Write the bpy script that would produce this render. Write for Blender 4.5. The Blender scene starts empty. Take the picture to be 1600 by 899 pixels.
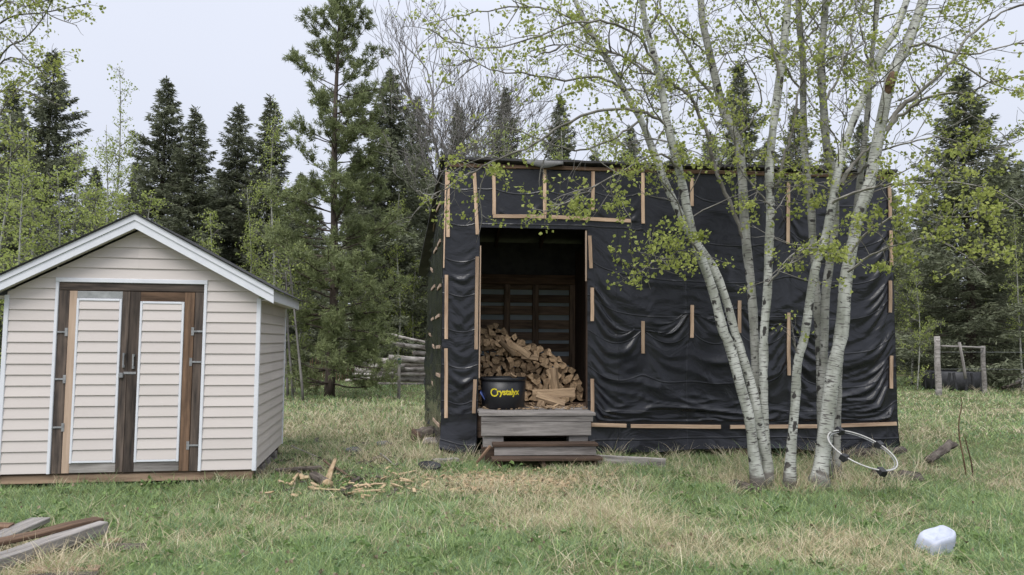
import bpy, math, random
import numpy as np
from mathutils import Vector, Matrix

random.seed(7)
RNG = np.random.default_rng(7)
scene = bpy.context.scene
COL = scene.collection

# ------------------------------------------------------------------ camera
FPX, CXP, CYP = 1155.0, 800.0, 449.5
CAM_H, PITCH, ROLL = 1.5, math.radians(4.085), math.radians(0.4)
_F = Vector((0, math.cos(PITCH), math.sin(PITCH)))
_U0 = Vector((0, -math.sin(PITCH), math.cos(PITCH)))
_R0 = Vector((1, 0, 0))
_R = (_R0 * math.cos(ROLL) + _U0 * math.sin(ROLL))
_U = (_U0 * math.cos(ROLL) - _R0 * math.sin(ROLL))
CAM = Vector((0, 0, CAM_H))
cam_data = bpy.data.cameras.new('camera')
cam_data.lens = 36.0 * FPX / 1600.0
cam_data.sensor_width = 36.0
cam_data.clip_start = 0.05
cam_data.clip_end = 3000
cam = bpy.data.objects.new('camera', cam_data)
COL.objects.link(cam)
_m = Matrix((( _R.x, _U.x, -_F.x, CAM.x), (_R.y, _U.y, -_F.y, CAM.y), (_R.z, _U.z, -_F.z, CAM.z), (0, 0, 0, 1)))
cam.matrix_world = _m
scene.camera = cam

# ------------------------------------------------------------------ overcast sky, soft sun, exposure
SUN_EL, SUN_AZ = math.radians(52), math.radians(200)   # azimuth measured clockwise from +Y
world = bpy.data.worlds.new('World')
scene.world = world
world.use_nodes = True
wn, wl = world.node_tree.nodes, world.node_tree.links
wn.clear()
w_out = wn.new('ShaderNodeOutputWorld')
w_bg = wn.new('ShaderNodeBackground')
w_bg.inputs['Strength'].default_value = 0.1
w_sky = wn.new('ShaderNodeTexSky')
w_sky.sky_type = 'NISHITA'
w_sky.sun_disc = False
w_sky.sun_elevation = SUN_EL
w_sky.sun_rotation = SUN_AZ
w_sky.dust_density = 4.0
w_co = wn.new('ShaderNodeTexCoord')
w_sep = wn.new('ShaderNodeSeparateXYZ')
w_ramp = wn.new('ShaderNodeValToRGB')          # overcast cloud deck: palest low down, brighter overhead
w_ramp.color_ramp.elements[0].position = 0.0
w_ramp.color_ramp.elements[0].color = (0.53, 0.56, 0.645, 1)
w_ramp.color_ramp.elements[1].position = 1.0
w_ramp.color_ramp.elements[1].color = (1.70, 1.74, 1.86, 1)
e = w_ramp.color_ramp.elements.new(0.42)
e.color = (0.60, 0.63, 0.72, 1)
w_mul = wn.new('ShaderNodeVectorMath'); w_mul.operation = 'SCALE'
w_mul.inputs['Scale'].default_value = 10.0
w_noise = wn.new('ShaderNodeTexNoise')
w_noise.inputs['Scale'].default_value = 1.6
w_noise.inputs['Detail'].default_value = 4.0
w_map = wn.new('ShaderNodeMapRange')
w_map.inputs['To Min'].default_value = 9.4
w_map.inputs['To Max'].default_value = 10.6
w_mix = wn.new('ShaderNodeMix'); w_mix.data_type = 'RGBA'
w_mix.inputs['Factor'].default_value = 0.93
wl.new(w_co.outputs['Generated'], w_sep.inputs[0])
wl.new(w_sep.outputs['Z'], w_ramp.inputs[0])
wl.new(w_co.outputs['Generated'], w_noise.inputs['Vector'])
wl.new(w_noise.outputs['Fac'], w_map.inputs['Value'])
wl.new(w_map.outputs['Result'], w_mul.inputs['Scale'])
wl.new(w_ramp.outputs['Color'], w_mul.inputs[0])
wl.new(w_sky.outputs['Color'], w_mix.inputs['A'])
wl.new(w_mul.outputs['Vector'], w_mix.inputs['B'])
wl.new(w_mix.outputs['Result'], w_bg.inputs['Color'])
wl.new(w_bg.outputs['Background'], w_out.inputs['Surface'])

sun_data = bpy.data.lights.new('sun', 'SUN')
sun_data.energy = 1.5
sun_data.angle = math.radians(32)
sun_data.color = (1.0, 0.97, 0.93)
sun = bpy.data.objects.new('sun', sun_data)
COL.objects.link(sun)
_sd = Vector((math.sin(SUN_AZ) * math.cos(SUN_EL), math.cos(SUN_AZ) * math.cos(SUN_EL), math.sin(SUN_EL)))
sun.rotation_euler = (-_sd).to_track_quat('-Z', 'Y').to_euler()

scene.view_settings.view_transform = 'Standard'
scene.view_settings.look = 'None'
scene.view_settings.gamma = 1.0
scene.view_settings.use_curve_mapping = False
scene.view_settings.exposure = 0.5
scene.render.engine = 'CYCLES'
scene.cycles.max_bounces = 6
scene.cycles.transparent_max_bounces = 8
scene.cycles.use_denoising = True

# ------------------------------------------------------------------ photo pixel -> place helpers
def ray(px, py):
    return (_F * FPX + _R * (px - CXP) - _U * (py - CYP)).normalized()
def at(px, py, Y):
    """the point of the place at depth Y seen along a photo pixel"""
    d = ray(px, py)
    return CAM + d * (Y / d.y)
def on_ground(px, py, z=0.0):
    d = ray(px, py)
    return CAM + d * ((z - CAM.z) / d.z)
def on_plane(px, py, p0, n):
    d = ray(px, py)
    return CAM + d * ((p0 - CAM).dot(n) / d.dot(n))

# ------------------------------------------------------------------ object helpers
def tag(o, label=None, cat=None, group=None, kind=None):
    if label: o['label'] = label
    if cat: o['category'] = cat
    if group: o['group'] = group
    if kind: o['kind'] = kind
    return o
def empty(name, loc=(0, 0, 0), rz=0.0):
    o = bpy.data.objects.new(name, None)
    o.empty_display_size = 0.2
    COL.objects.link(o)
    o.location = loc
    o.rotation_euler = (0, 0, rz)
    return o
def link(name, me, parent=None, mat=None, mw=None):
    o = bpy.data.objects.new(name, me)
    COL.objects.link(o)
    if mat is not None and len(me.materials) == 0:
        for mm in (mat if isinstance(mat, (list, tuple)) else [mat]):
            me.materials.append(mm)
    if parent is not None:
        o.parent = parent
    if mw is not None:
        o.matrix_local = mw
    return o
def frame(a, b, up=(0, 0, 1), origin=None):
    """matrix whose X runs from a to b, Z as near as can be to up"""
    a, b, up = Vector(a), Vector(b), Vector(up)
    x = (b - a).normalized()
    y = up.cross(x)
    if y.length < 1e-4:
        y = Vector((0, 1, 0)).cross(x)
    y.normalize()
    z = x.cross(y)
    o = a if origin is None else Vector(origin)
    return Matrix(((x.x, y.x, z.x, o.x), (x.y, y.y, z.y, o.y), (x.z, y.z, z.z, o.z), (0, 0, 0, 1)))

def np_mesh(name, V, quads=None, tris=None, smooth=False, uv=None, tone=None, mats=None, mat_index=None):
    V = np.asarray(V, dtype=np.float32).reshape(-1, 3)
    nq = 0 if quads is None else len(quads)
    nt = 0 if tris is None else len(tris)
    me = bpy.data.meshes.new(name)
    me.vertices.add(len(V))
    me.vertices.foreach_set('co', V.ravel())
    loops = []
    if nq: loops.append(np.asarray(quads, dtype=np.int32).ravel())
    if nt: loops.append(np.asarray(tris, dtype=np.int32).ravel())
    L = np.concatenate(loops)
    me.loops.add(len(L))
    me.loops.foreach_set('vertex_index', L)
    starts = np.concatenate([np.arange(nq, dtype=np.int32) * 4, nq * 4 + np.arange(nt, dtype=np.int32) * 3])
    me.polygons.add(nq + nt)
    me.polygons.foreach_set('loop_start', starts.astype(np.int32))
    me.polygons.foreach_set('use_smooth', np.full(nq + nt, bool(smooth)))
    if mat_index is not None:
        me.polygons.foreach_set('material_index', np.asarray(mat_index, dtype=np.int32))
    if uv is not None:
        u = me.uv_layers.new(name='UVMap')
        u.data.foreach_set('uv', np.asarray(uv, dtype=np.float32)[L].ravel())
    if tone is not None:
        a = me.color_attributes.new(name='tone', type='FLOAT_COLOR', domain='POINT')
        t = np.asarray(tone, dtype=np.float32)
        if t.ndim == 1:
            t = np.stack([t, t, t, np.ones_like(t)], axis=1)
        elif t.shape[1] == 3:
            t = np.concatenate([t, np.ones((len(t), 1), dtype=np.float32)], axis=1)
        a.data.foreach_set('color', t.ravel())
    if mats:
        for mm in mats: me.materials.append(mm)
    me.update(calc_edges=True)
    me.validate()
    return me

class Acc:
    """collects tubes, leaves and sheets, then makes one mesh of them"""
    def __init__(self):
        self.V, self.Q, self.T, self.UV, self.C, self.n = [], [], [], [], [], 0
    def add(self, V, Q=None, T=None, uv=None, c=None):
        V = np.asarray(V, dtype=np.float32)
        if Q is not None and len(Q): self.Q.append(np.asarray(Q) + self.n)
        if T is not None and len(T): self.T.append(np.asarray(T) + self.n)
        self.V.append(V)
        self.UV.append(np.zeros((len(V), 2), np.float32) if uv is None else np.asarray(uv, np.float32))
        self.C.append(np.full((len(V), 3), 0.5, np.float32) if c is None else np.asarray(c, np.float32))
        self.n += len(V)
    def tube(self, pts, rad, seg=6, v0=0.0, cap=True):
        pts = np.asarray([tuple(p) for p in pts], dtype=np.float64)
        rad = np.asarray(rad, dtype=np.float64)
        k = len(pts)
        t = np.gradient(pts, axis=0)
        t /= np.linalg.norm(t, axis=1, keepdims=True) + 1e-9
        ref = np.array([1.0, 0.13, 0.07]) if abs(t[:, 2]).mean() > 0.5 else np.array([0.05, 0.1, 1.0])
        s = np.cross(t, ref); s /= np.linalg.norm(s, axis=1, keepdims=True) + 1e-9
        w = np.cross(t, s)
        ang = np.linspace(0, 2 * np.pi, seg + 1)
        ca, sa = np.cos(ang), np.sin(ang)
        V = pts[:, None, :] + rad[:, None, None] * (ca[None, :, None] * s[:, None, :] + sa[None, :, None] * w[:, None, :])
        ln = np.concatenate([[0], np.cumsum(np.linalg.norm(np.diff(pts, axis=0), axis=1))]) + v0
        uv = np.stack(np.broadcast_arrays(ang[None, :] * rad.mean(), ln[:, None]), axis=-1).reshape(-1, 2)
        i, j = np.meshgrid(np.arange(k - 1), np.arange(seg), indexing='ij')
        a = (i * (seg + 1) + j).ravel()
        Q = np.stack([a, a + 1, a + seg + 2, a + seg + 1], axis=1)
        V = V.reshape(-1, 3)
        T = None
        if cap:
            T = np.array([[(k - 1) * (seg + 1) + q, (k - 1) * (seg + 1) + q + 1, len(V)] for q in range(seg)] +
                         [[q + 1, q, len(V) + 1] for q in range(seg)])
            V = np.concatenate([V, pts[-1:], pts[:1]])
            uv = np.concatenate([uv, uv[-1:], uv[:1]])
        self.add(V, Q, T, uv)
    def mesh(self, name, smooth=False, mats=None, tone=False):
        if not self.V: return None
        return np_mesh(name, np.concatenate(self.V), np.concatenate(self.Q) if self.Q else None, np.concatenate(self.T) if self.T else None,
                       smooth, np.concatenate(self.UV), np.concatenate(self.C) if tone else None, mats)

def leaf_cards(acc, P, size, rng, droop=0.3, stretch=1.25, tone=(0.0, 1.0)):
    """one small folded leaf for each point"""
    P = np.asarray(P, dtype=np.float64).reshape(-1, 3)
    n = len(P)
    if n == 0: return
    d = rng.normal(size=(n, 3)); d[:, 2] -= droop
    d /= np.linalg.norm(d, axis=1, keepdims=True)
    r = rng.normal(size=(n, 3))
    s = np.cross(d, r); s /= np.linalg.norm(s, axis=1, keepdims=True) + 1e-9
    nn = np.cross(d, s)
    L = (size * rng.uniform(0.6, 1.25, n))[:, None]
    fold = rng.uniform(0.05, 0.3, n)[:, None]
    a = P
    b = P + d * L * 0.5 + s * L * 0.5 / stretch + nn * L * fold
    c = P + d * L
    e = P + d * L * 0.5 - s * L * 0.5 / stretch + nn * L * fold
    V = np.stack([a, b, c, e], axis=1).reshape(-1, 3)
    k = np.arange(n)[:, None] * 4
    T = np.concatenate([k + np.array([[0, 1, 2]]), k + np.array([[0, 2, 3]])])
    cc = np.repeat(rng.uniform(tone[0], tone[1], n), 4)
    acc.add(V, None, T, None, np.stack([cc, cc, cc], axis=1))

def prism_mesh(name, prof, L, segs=1, jitter=0.0, rng=RNG, mats=None, caps_mat=0):
    """closed bar along X with a 2-D outline in (Y, Z)"""
    prof = np.asarray(prof, float); m = len(prof)
    xs = np.linspace(0, L, segs + 1)
    V = []
    for x in xs:
        off = rng.normal(size=2) * jitter
        V.append(np.column_stack([np.full(m, x), prof + off]))
    V = np.concatenate(V)
    faces = []
    mi = []
    for i in range(segs):
        for j in range(m):
            a, b = i * m + j, i * m + (j + 1) % m
            faces.append((a, a + m, b + m, b)); mi.append(0)
    faces.append(tuple(range(m))); mi.append(caps_mat)
    faces.append(tuple(range(segs * m + m - 1, segs * m - 1, -1))); mi.append(caps_mat)
    me = bpy.data.meshes.new(name)
    me.from_pydata([tuple(v) for v in V], [], faces)
    me.polygons.foreach_set('material_index', mi)
    if mats:
        for mm in mats: me.materials.append(mm)
    me.update()
    return me
def bar_profile(w, t, ch=0.004):
    y, z = w / 2, t / 2
    ch = min(ch, t * 0.3, w * 0.3)
    return [(-y + ch, -z), (y - ch, -z), (y, -z + ch), (y, z - ch), (y - ch, z), (-y + ch, z), (-y, z - ch), (-y, -z + ch)]
def bar(name, a, b, w, t, mat, parent=None, up=(0, 0, 1), ch=0.004, segs=1, jitter=0.0):
    """a chamfered board from a to b: w across, t along 'up'"""
    a, b = Vector(a), Vector(b)
    me = prism_mesh(name, bar_profile(w, t, ch), (b - a).length, segs, jitter, mats=[mat])
    return link(name, me, parent, None, frame(a, b, up))
def box_between(name, x0, x1, y0, y1, z0, z1, mat, parent=None, ch=0.004):
    """axis aligned board in the parent's space; long axis found by itself so the grain runs along it"""
    cx, cy, cz = (x0 + x1) / 2, (y0 + y1) / 2, (z0 + z1) / 2
    dx, dy, dz = x1 - x0, y1 - y0, z1 - z0
    if dx >= dy and dx >= dz:
        return bar(name, (x0, cy, cz), (x1, cy, cz), dy, dz, mat, parent, (0, 0, 1), ch)
    if dz >= dy:
        return bar(name, (cx, cy, z0), (cx, cy, z1), dx, dy, mat, parent, (0, -1, 0), ch)
    return bar(name, (cx, y0, cz), (cx, y1, cz), dx, dz, mat, parent, (0, 0, 1), ch)

# ------------------------------------------------------------------ materials
def new_mat(name):
    m = bpy.data.materials.new(name)
    m.use_nodes = True
    nt = m.node_tree
    return m, nt.nodes, nt.links, nt.nodes['Principled BSDF']
def rgb(c): return (c[0], c[1], c[2], 1.0)
def set_spec(b, v):
    b.inputs['Specular IOR Level'].default_value = v
def stretched(n, l, scale, coord='Object'):
    tc = n.new('ShaderNodeTexCoord')
    mp = n.new('ShaderNodeMapping')
    mp.inputs['Scale'].default_value = scale
    l.new(tc.outputs[coord], mp.inputs['Vector'])
    return mp.outputs['Vector']
def rough_mat(name, c1, c2, scale=8.0, rough=0.8, bump=0.2, spec=0.3, stretch=(1, 1, 1), vary=0.15, detail=6.0, coord='Object', bdist=0.01):
    """two colours mixed by noise, a little different on every object, with fine relief"""
    m, n, l, b = new_mat(name)
    v = stretched(n, l, stretch, coord)
    oi = n.new('ShaderNodeObjectInfo')
    add = n.new('ShaderNodeVectorMath'); add.operation = 'ADD'
    sc = n.new('ShaderNodeVectorMath'); sc.operation = 'SCALE'
    cmb = n.new('ShaderNodeCombineXYZ')
    for k in range(3): l.new(oi.outputs['Random'], cmb.inputs[k])
    sc.inputs['Scale'].default_value = 37.0
    l.new(cmb.outputs[0], sc.inputs[0])
    l.new(v, add.inputs[0]); l.new(sc.outputs[0], add.inputs[1])
    nz = n.new('ShaderNodeTexNoise')
    nz.inputs['Scale'].default_value = scale
    nz.inputs['Detail'].default_value = detail
    nz.inputs['Roughness'].default_value = 0.65
    l.new(add.outputs[0], nz.inputs['Vector'])
    rp = n.new('ShaderNodeValToRGB')
    rp.color_ramp.elements[0].position = 0.32; rp.color_ramp.elements[0].color = rgb(c1)
    rp.color_ramp.elements[1].position = 0.68; rp.color_ramp.elements[1].color = rgb(c2)
    l.new(nz.outputs['Fac'], rp.inputs[0])
    hs = n.new('ShaderNodeHueSaturation')
    mr = n.new('ShaderNodeMapRange')
    mr.inputs['To Min'].default_value = 1.0 - vary
    mr.inputs['To Max'].default_value = 1.0 + vary
    l.new(oi.outputs['Random'], mr.inputs['Value'])
    l.new(mr.outputs['Result'], hs.inputs['Value'])
    l.new(rp.outputs['Color'], hs.inputs['Color'])
    l.new(hs.outputs['Color'], b.inputs['Base Color'])
    b.inputs['Roughness'].default_value = rough
    set_spec(b, spec)
    if bump > 0:
        bp = n.new('ShaderNodeBump')
        bp.inputs['Strength'].default_value = bump
        bp.inputs['Distance'].default_value = bdist
        l.new(nz.outputs['Fac'], bp.inputs['Height'])
        l.new(bp.outputs['Normal'], b.inputs['Normal'])
    return m
def wood_mat(name, c1, c2, rough=0.75, vary=0.2, grain=26.0, bump=0.35):
    return rough_mat(name, c1, c2, grain, rough, bump, 0.25, (0.09, 1, 1), vary, 8.0, 'Object', 0.006)
def leaf_mat(name, dark, light, translucent=0.35, rough=0.55):
    m, n, l, b = new_mat(name)
    at_ = n.new('ShaderNodeAttribute'); at_.attribute_name = 'tone'
    mx = n.new('ShaderNodeMix'); mx.data_type = 'RGBA'
    mx.inputs['A'].default_value = rgb(dark); mx.inputs['B'].default_value = rgb(light)
    l.new(at_.outputs['Fac'], mx.inputs['Factor'])
    l.new(mx.outputs['Result'], b.inputs['Base Color'])
    b.inputs['Roughness'].default_value = rough
    set_spec(b, 0.25)
    if translucent > 0:
        tr = n.new('ShaderNodeBsdfTranslucent')
        l.new(mx.outputs['Result'], tr.inputs['Color'])
        ms = n.new('ShaderNodeMixShader'); ms.inputs[0].default_value = translucent
        out = n['Material Output']
        l.new(b.outputs[0], ms.inputs[1]); l.new(tr.outputs[0], ms.inputs[2]); l.new(ms.outputs[0], out.inputs['Surface'])
    return m
def attr_mat(name, rough=0.7, translucent=0.2):
    """the colour comes from each blade's own attribute"""
    m, n, l, b = new_mat(name)
    at_ = n.new('ShaderNodeAttribute'); at_.attribute_name = 'tone'
    l.new(at_.outputs['Color'], b.inputs['Base Color'])
    b.inputs['Roughness'].default_value = rough
    set_spec(b, 0.2)
    tr = n.new('ShaderNodeBsdfTranslucent')
    l.new(at_.outputs['Color'], tr.inputs['Color'])
    ms = n.new('ShaderNodeMixShader'); ms.inputs[0].default_value = translucent
    out = n['Material Output']
    l.new(b.outputs[0], ms.inputs[1]); l.new(tr.outputs[0], ms.inputs[2]); l.new(ms.outputs[0], out.inputs['Surface'])
    return m
def aspen_bark(name, base=(0.50, 0.51, 0.47), dark=(0.045, 0.042, 0.04), foot=True, dirt=0.5):
    """pale bark with black cross marks, knot scars and a rough grey foot"""
    m, n, l, b = new_mat(name)
    tc = n.new('ShaderNodeTexCoord')
    oi = n.new('ShaderNodeObjectInfo')
    def mapped(sx, sy, src='UV'):
        mp = n.new('ShaderNodeMapping')
        mp.inputs['Scale'].default_value = (sx, sy, 1)
        cm = n.new('ShaderNodeCombineXYZ')
        ml = n.new('ShaderNodeMath'); ml.operation = 'MULTIPLY'; ml.inputs[1].default_value = 50.0
        l.new(oi.outputs['Random'], ml.inputs[0]); l.new(ml.outputs[0], cm.inputs[1])
        l.new(cm.outputs[0], mp.inputs['Location'])
        l.new(tc.outputs[src], mp.inputs['Vector'])
        return mp.outputs['Vector']
    def noise(vec, sc, det=4.0):
        x = n.new('ShaderNodeTexNoise'); x.inputs['Scale'].default_value = sc; x.inputs['Detail'].default_value = det
        l.new(vec, x.inputs['Vector']); return x.outputs['Fac']
    def step(src, lo, hi):
        r = n.new('ShaderNodeMapRange'); r.inputs['From Min'].default_value = lo; r.inputs['From Max'].default_value = hi
        r.interpolation_type = 'SMOOTHSTEP'
        l.new(src, r.inputs['Value']); return r.outputs['Result']
    def mx(fac, a, bb, av=None, bv=None):
        x = n.new('ShaderNodeMix'); x.data_type = 'RGBA'
        l.new(fac, x.inputs['Factor'])
        if a is not None: l.new(a, x.inputs['A'])
        else: x.inputs['A'].default_value = rgb(av)
        if bb is not None: l.new(bb, x.inputs['B'])
        else: x.inputs['B'].default_value = rgb(bv)
        return x.outputs['Result']
    tint = mx(step(noise(mapped(7, 2.6), 1.0, 6.0), 0.36, 0.66), None, None, base, (base[0] * 0.52, base[1] * 0.53, base[2] * 0.49))
    dashes = step(noise(mapped(10, 75), 1.0, 4.0), 0.545, 0.61)
    tint = mx(dashes, tint, None, None, (dark[0] * 2.6, dark[1] * 2.6, dark[2] * 2.6))
    scars = step(noise(mapped(9, 9), 1.0, 6.0), 0.595, 0.635)
    tint = mx(scars, tint, None, None, dark)
    eyes = step(noise(mapped(6, 4.2), 1.0, 3.0), 0.665, 0.695)
    tint = mx(eyes, tint, None, None, dark)
    if foot:
        sp = n.new('ShaderNodeSeparateXYZ')
        ge = n.new('ShaderNodeNewGeometry')
        l.new(ge.outputs['Position'], sp.inputs[0])
        low = n.new('ShaderNodeMath'); low.operation = 'MULTIPLY_ADD'
        low.inputs[1].default_value = 0.62; 
        l.new(noise(mapped(8, 9), 1.0, 5.0), low.inputs[0]); 
        ng = n.new('ShaderNodeMath'); ng.operation = 'MULTIPLY'; ng.inputs[1].default_value = -1.3
        l.new(sp.outputs['Z'], ng.inputs[0]); l.new(ng.outputs[0], low.inputs[2])
        tint = mx(step(low.outputs[0], 0.04, 0.22), tint, None, None, (0.14, 0.128, 0.115))
    l.new(tint, b.inputs['Base Color'])
    b.inputs['Roughness'].default_value = 0.72
    set_spec(b, 0.25)
    bp = n.new('ShaderNodeBump'); bp.inputs['Strength'].default_value = 0.5; bp.inputs['Distance'].default_value = 0.01
    l.new(noise(mapped(20, 30), 1.0, 6.0), bp.inputs['Height'])
    l.new(bp.outputs['Normal'], b.inputs['Normal'])
    return m
def plain_mat(name, c, rough=0.5, spec=0.5, metal=0.0):
    m, n, l, b = new_mat(name)
    b.inputs['Base Color'].default_value = rgb(c)
    b.inputs['Roughness'].default_value = rough
    b.inputs['Metallic'].default_value = metal
    set_spec(b, spec)
    return m

M = {}
M['siding'] = rough_mat('cream vinyl siding', (0.575, 0.525, 0.495), (0.63, 0.577, 0.547), 1.4, 0.5, 0.06, 0.3, (0.3, 1, 1), 0.035)
M['white_trim'] = rough_mat('white painted trim', (0.66, 0.675, 0.72), (0.73, 0.745, 0.78), 6, 0.45, 0.03, 0.4, (1, 1, 1), 0.02)
M['soffit'] = plain_mat('soffit vinyl', (0.62, 0.58, 0.55), 0.6)
M['shingle'] = rough_mat('dark roof shingle', (0.03, 0.03, 0.032), (0.07, 0.07, 0.072), 60, 0.9, 0.4)
M['old_board'] = wood_mat('weathered dark board', (0.020, 0.018, 0.017), (0.125, 0.096, 0.078), 0.8, 0.3, 22)
M['brown_board'] = wood_mat('weathered brown board', (0.05, 0.032, 0.022), (0.20, 0.125, 0.08), 0.8, 0.25, 22)
M['pale_board'] = wood_mat('pale bare board', (0.36, 0.26, 0.19), (0.50, 0.38, 0.29), 0.75, 0.1, 18)
M['grey_board'] = wood_mat('silver grey weathered board', (0.10, 0.09, 0.083), (0.37, 0.345, 0.325), 0.85, 0.25, 20)
M['dark_wood'] = wood_mat('damp dark brown board', (0.035, 0.025, 0.02), (0.13, 0.085, 0.06), 0.8, 0.25, 24)
M['inner_board'] = wood_mat('brown inner board', (0.085, 0.06, 0.043), (0.27, 0.19, 0.13), 0.8, 0.3, 22)
M['lath'] = wood_mat('fresh pine lath', (0.30, 0.20, 0.135), (0.62, 0.455, 0.32), 0.65, 0.28, 18)
M['skid'] = wood_mat('orange brown skid timber', (0.14, 0.095, 0.065), (0.42, 0.30, 0.21), 0.85, 0.1, 14, 0.6)
M['steel'] = rough_mat('galvanised steel', (0.16, 0.165, 0.17), (0.32, 0.325, 0.33), 30, 0.4, 0.05, 0.5)
M['galv'] = rough_mat('galvanised sheet', (0.24, 0.25, 0.25), (0.40, 0.41, 0.41), 14, 0.55, 0.05, 0.5)
M['block'] = rough_mat('grey concrete block', (0.20, 0.19, 0.18), (0.34, 0.325, 0.31), 25, 0.9, 0.4)
M['fire_side'] = wood_mat('split firewood face', (0.14, 0.095, 0.06), (0.44, 0.32, 0.205), 0.85, 0.35, 30)
M['fire_end'] = rough_mat('sawn firewood end', (0.21, 0.14, 0.083), (0.58, 0.42, 0.265), 22, 0.85, 0.35, 0.2, (1, 1, 1), 0.4)
M['bark_log'] = rough_mat('grey log bark', (0.12, 0.10, 0.09), (0.58, 0.545, 0.51), 7, 0.85, 0.5, 0.2, (0.5, 1, 1), 0.25)
M['log_end'] = rough_mat('sawn log end', (0.42, 0.31, 0.18), (0.62, 0.48, 0.31), 20, 0.8, 0.2)
M['rotten'] = rough_mat('rotten grey brown wood', (0.04, 0.033, 0.028), (0.17, 0.145, 0.125), 18, 0.9, 0.9, 0.15, (0.3, 1, 1), 0.2, 8.0, 'Object', 0.03)
M['chip'] = rough_mat('fresh wood chip', (0.28, 0.195, 0.11), (0.55, 0.42, 0.275), 20, 0.8, 0.2, 0.2, (0.3, 1, 1), 0.2)
M['bark_dark'] = rough_mat('dark conifer bark', (0.045, 0.036, 0.03), (0.13, 0.105, 0.09), 9, 0.95, 0.8, 0.1, (1, 1, 0.4), 0.1)
M['bark_grey'] = rough_mat('grey twig bark', (0.10, 0.093, 0.088), (0.25, 0.237, 0.225), 9, 0.9, 0.4, 0.15, (1, 1, 0.3), 0.1)
M['twig'] = rough_mat('dark twig bark', (0.10, 0.092, 0.08), (0.33, 0.315, 0.285), 5, 0.85, 0.3, 0.15)
M['aspen'] = aspen_bark('aspen bark')
M['aspen_dark'] = aspen_bark('aged aspen bark', (0.37, 0.37, 0.34))
M['aspen_far'] = aspen_bark('young aspen bark', (0.40, 0.40, 0.36), foot=False)
M['leaf'] = leaf_mat('fresh aspen leaf', (0.17, 0.215, 0.045), (0.47, 0.51, 0.15), 0.45)
M['leaf_far'] = leaf_mat('spring leaf', (0.20, 0.255, 0.060), (0.45, 0.51, 0.165), 0.45)
M['needle'] = leaf_mat('spruce needle', (0.092, 0.104, 0.068), (0.270, 0.292, 0.185), 0.3, 0.7)
M['needle_pine'] = leaf_mat('pine needle', (0.115, 0.142, 0.065), (0.300, 0.340, 0.155), 0.3, 0.65)
M['grass'] = attr_mat('grass blade', 0.6, 0.25)
M['rubber'] = rough_mat('black rubber', (0.010, 0.010, 0.012), (0.03, 0.031, 0.035), 14, 0.55, 0.15, 0.5)
M['black_plastic'] = plain_mat('black moulded plastic', (0.010, 0.011, 0.014), 0.42, 0.5)
M['white_plastic'] = rough_mat('white plastic', (0.36, 0.39, 0.48), (0.48, 0.51, 0.60), 9, 0.45, 0.1, 0.4)
M['yellow'] = plain_mat('yellow print', (0.66, 0.56, 0.03), 0.5, 0.4)
M['blue'] = plain_mat('blue plastic', (0.045, 0.075, 0.24), 0.4, 0.5)
M['hoop'] = rough_mat('pale weathered alloy', (0.36, 0.355, 0.34), (0.54, 0.53, 0.51), 20, 0.4, 0.05, 0.5)
M['wire'] = plain_mat('galvanised wire', (0.30, 0.31, 0.32), 0.4, 0.5, 0.6)
M['stone'] = rough_mat('dark field stone', (0.06, 0.062, 0.066), (0.16, 0.165, 0.175), 14, 0.8, 0.5)
M['roof_sheet'] = rough_mat('dark roofing sheet', (0.018, 0.018, 0.020), (0.06, 0.058, 0.058), 5, 0.6, 0.3, 0.4)
M['flap'] = rough_mat('grey felt', (0.10, 0.10, 0.10), (0.19, 0.19, 0.19), 8, 0.8, 0.2)

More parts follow.
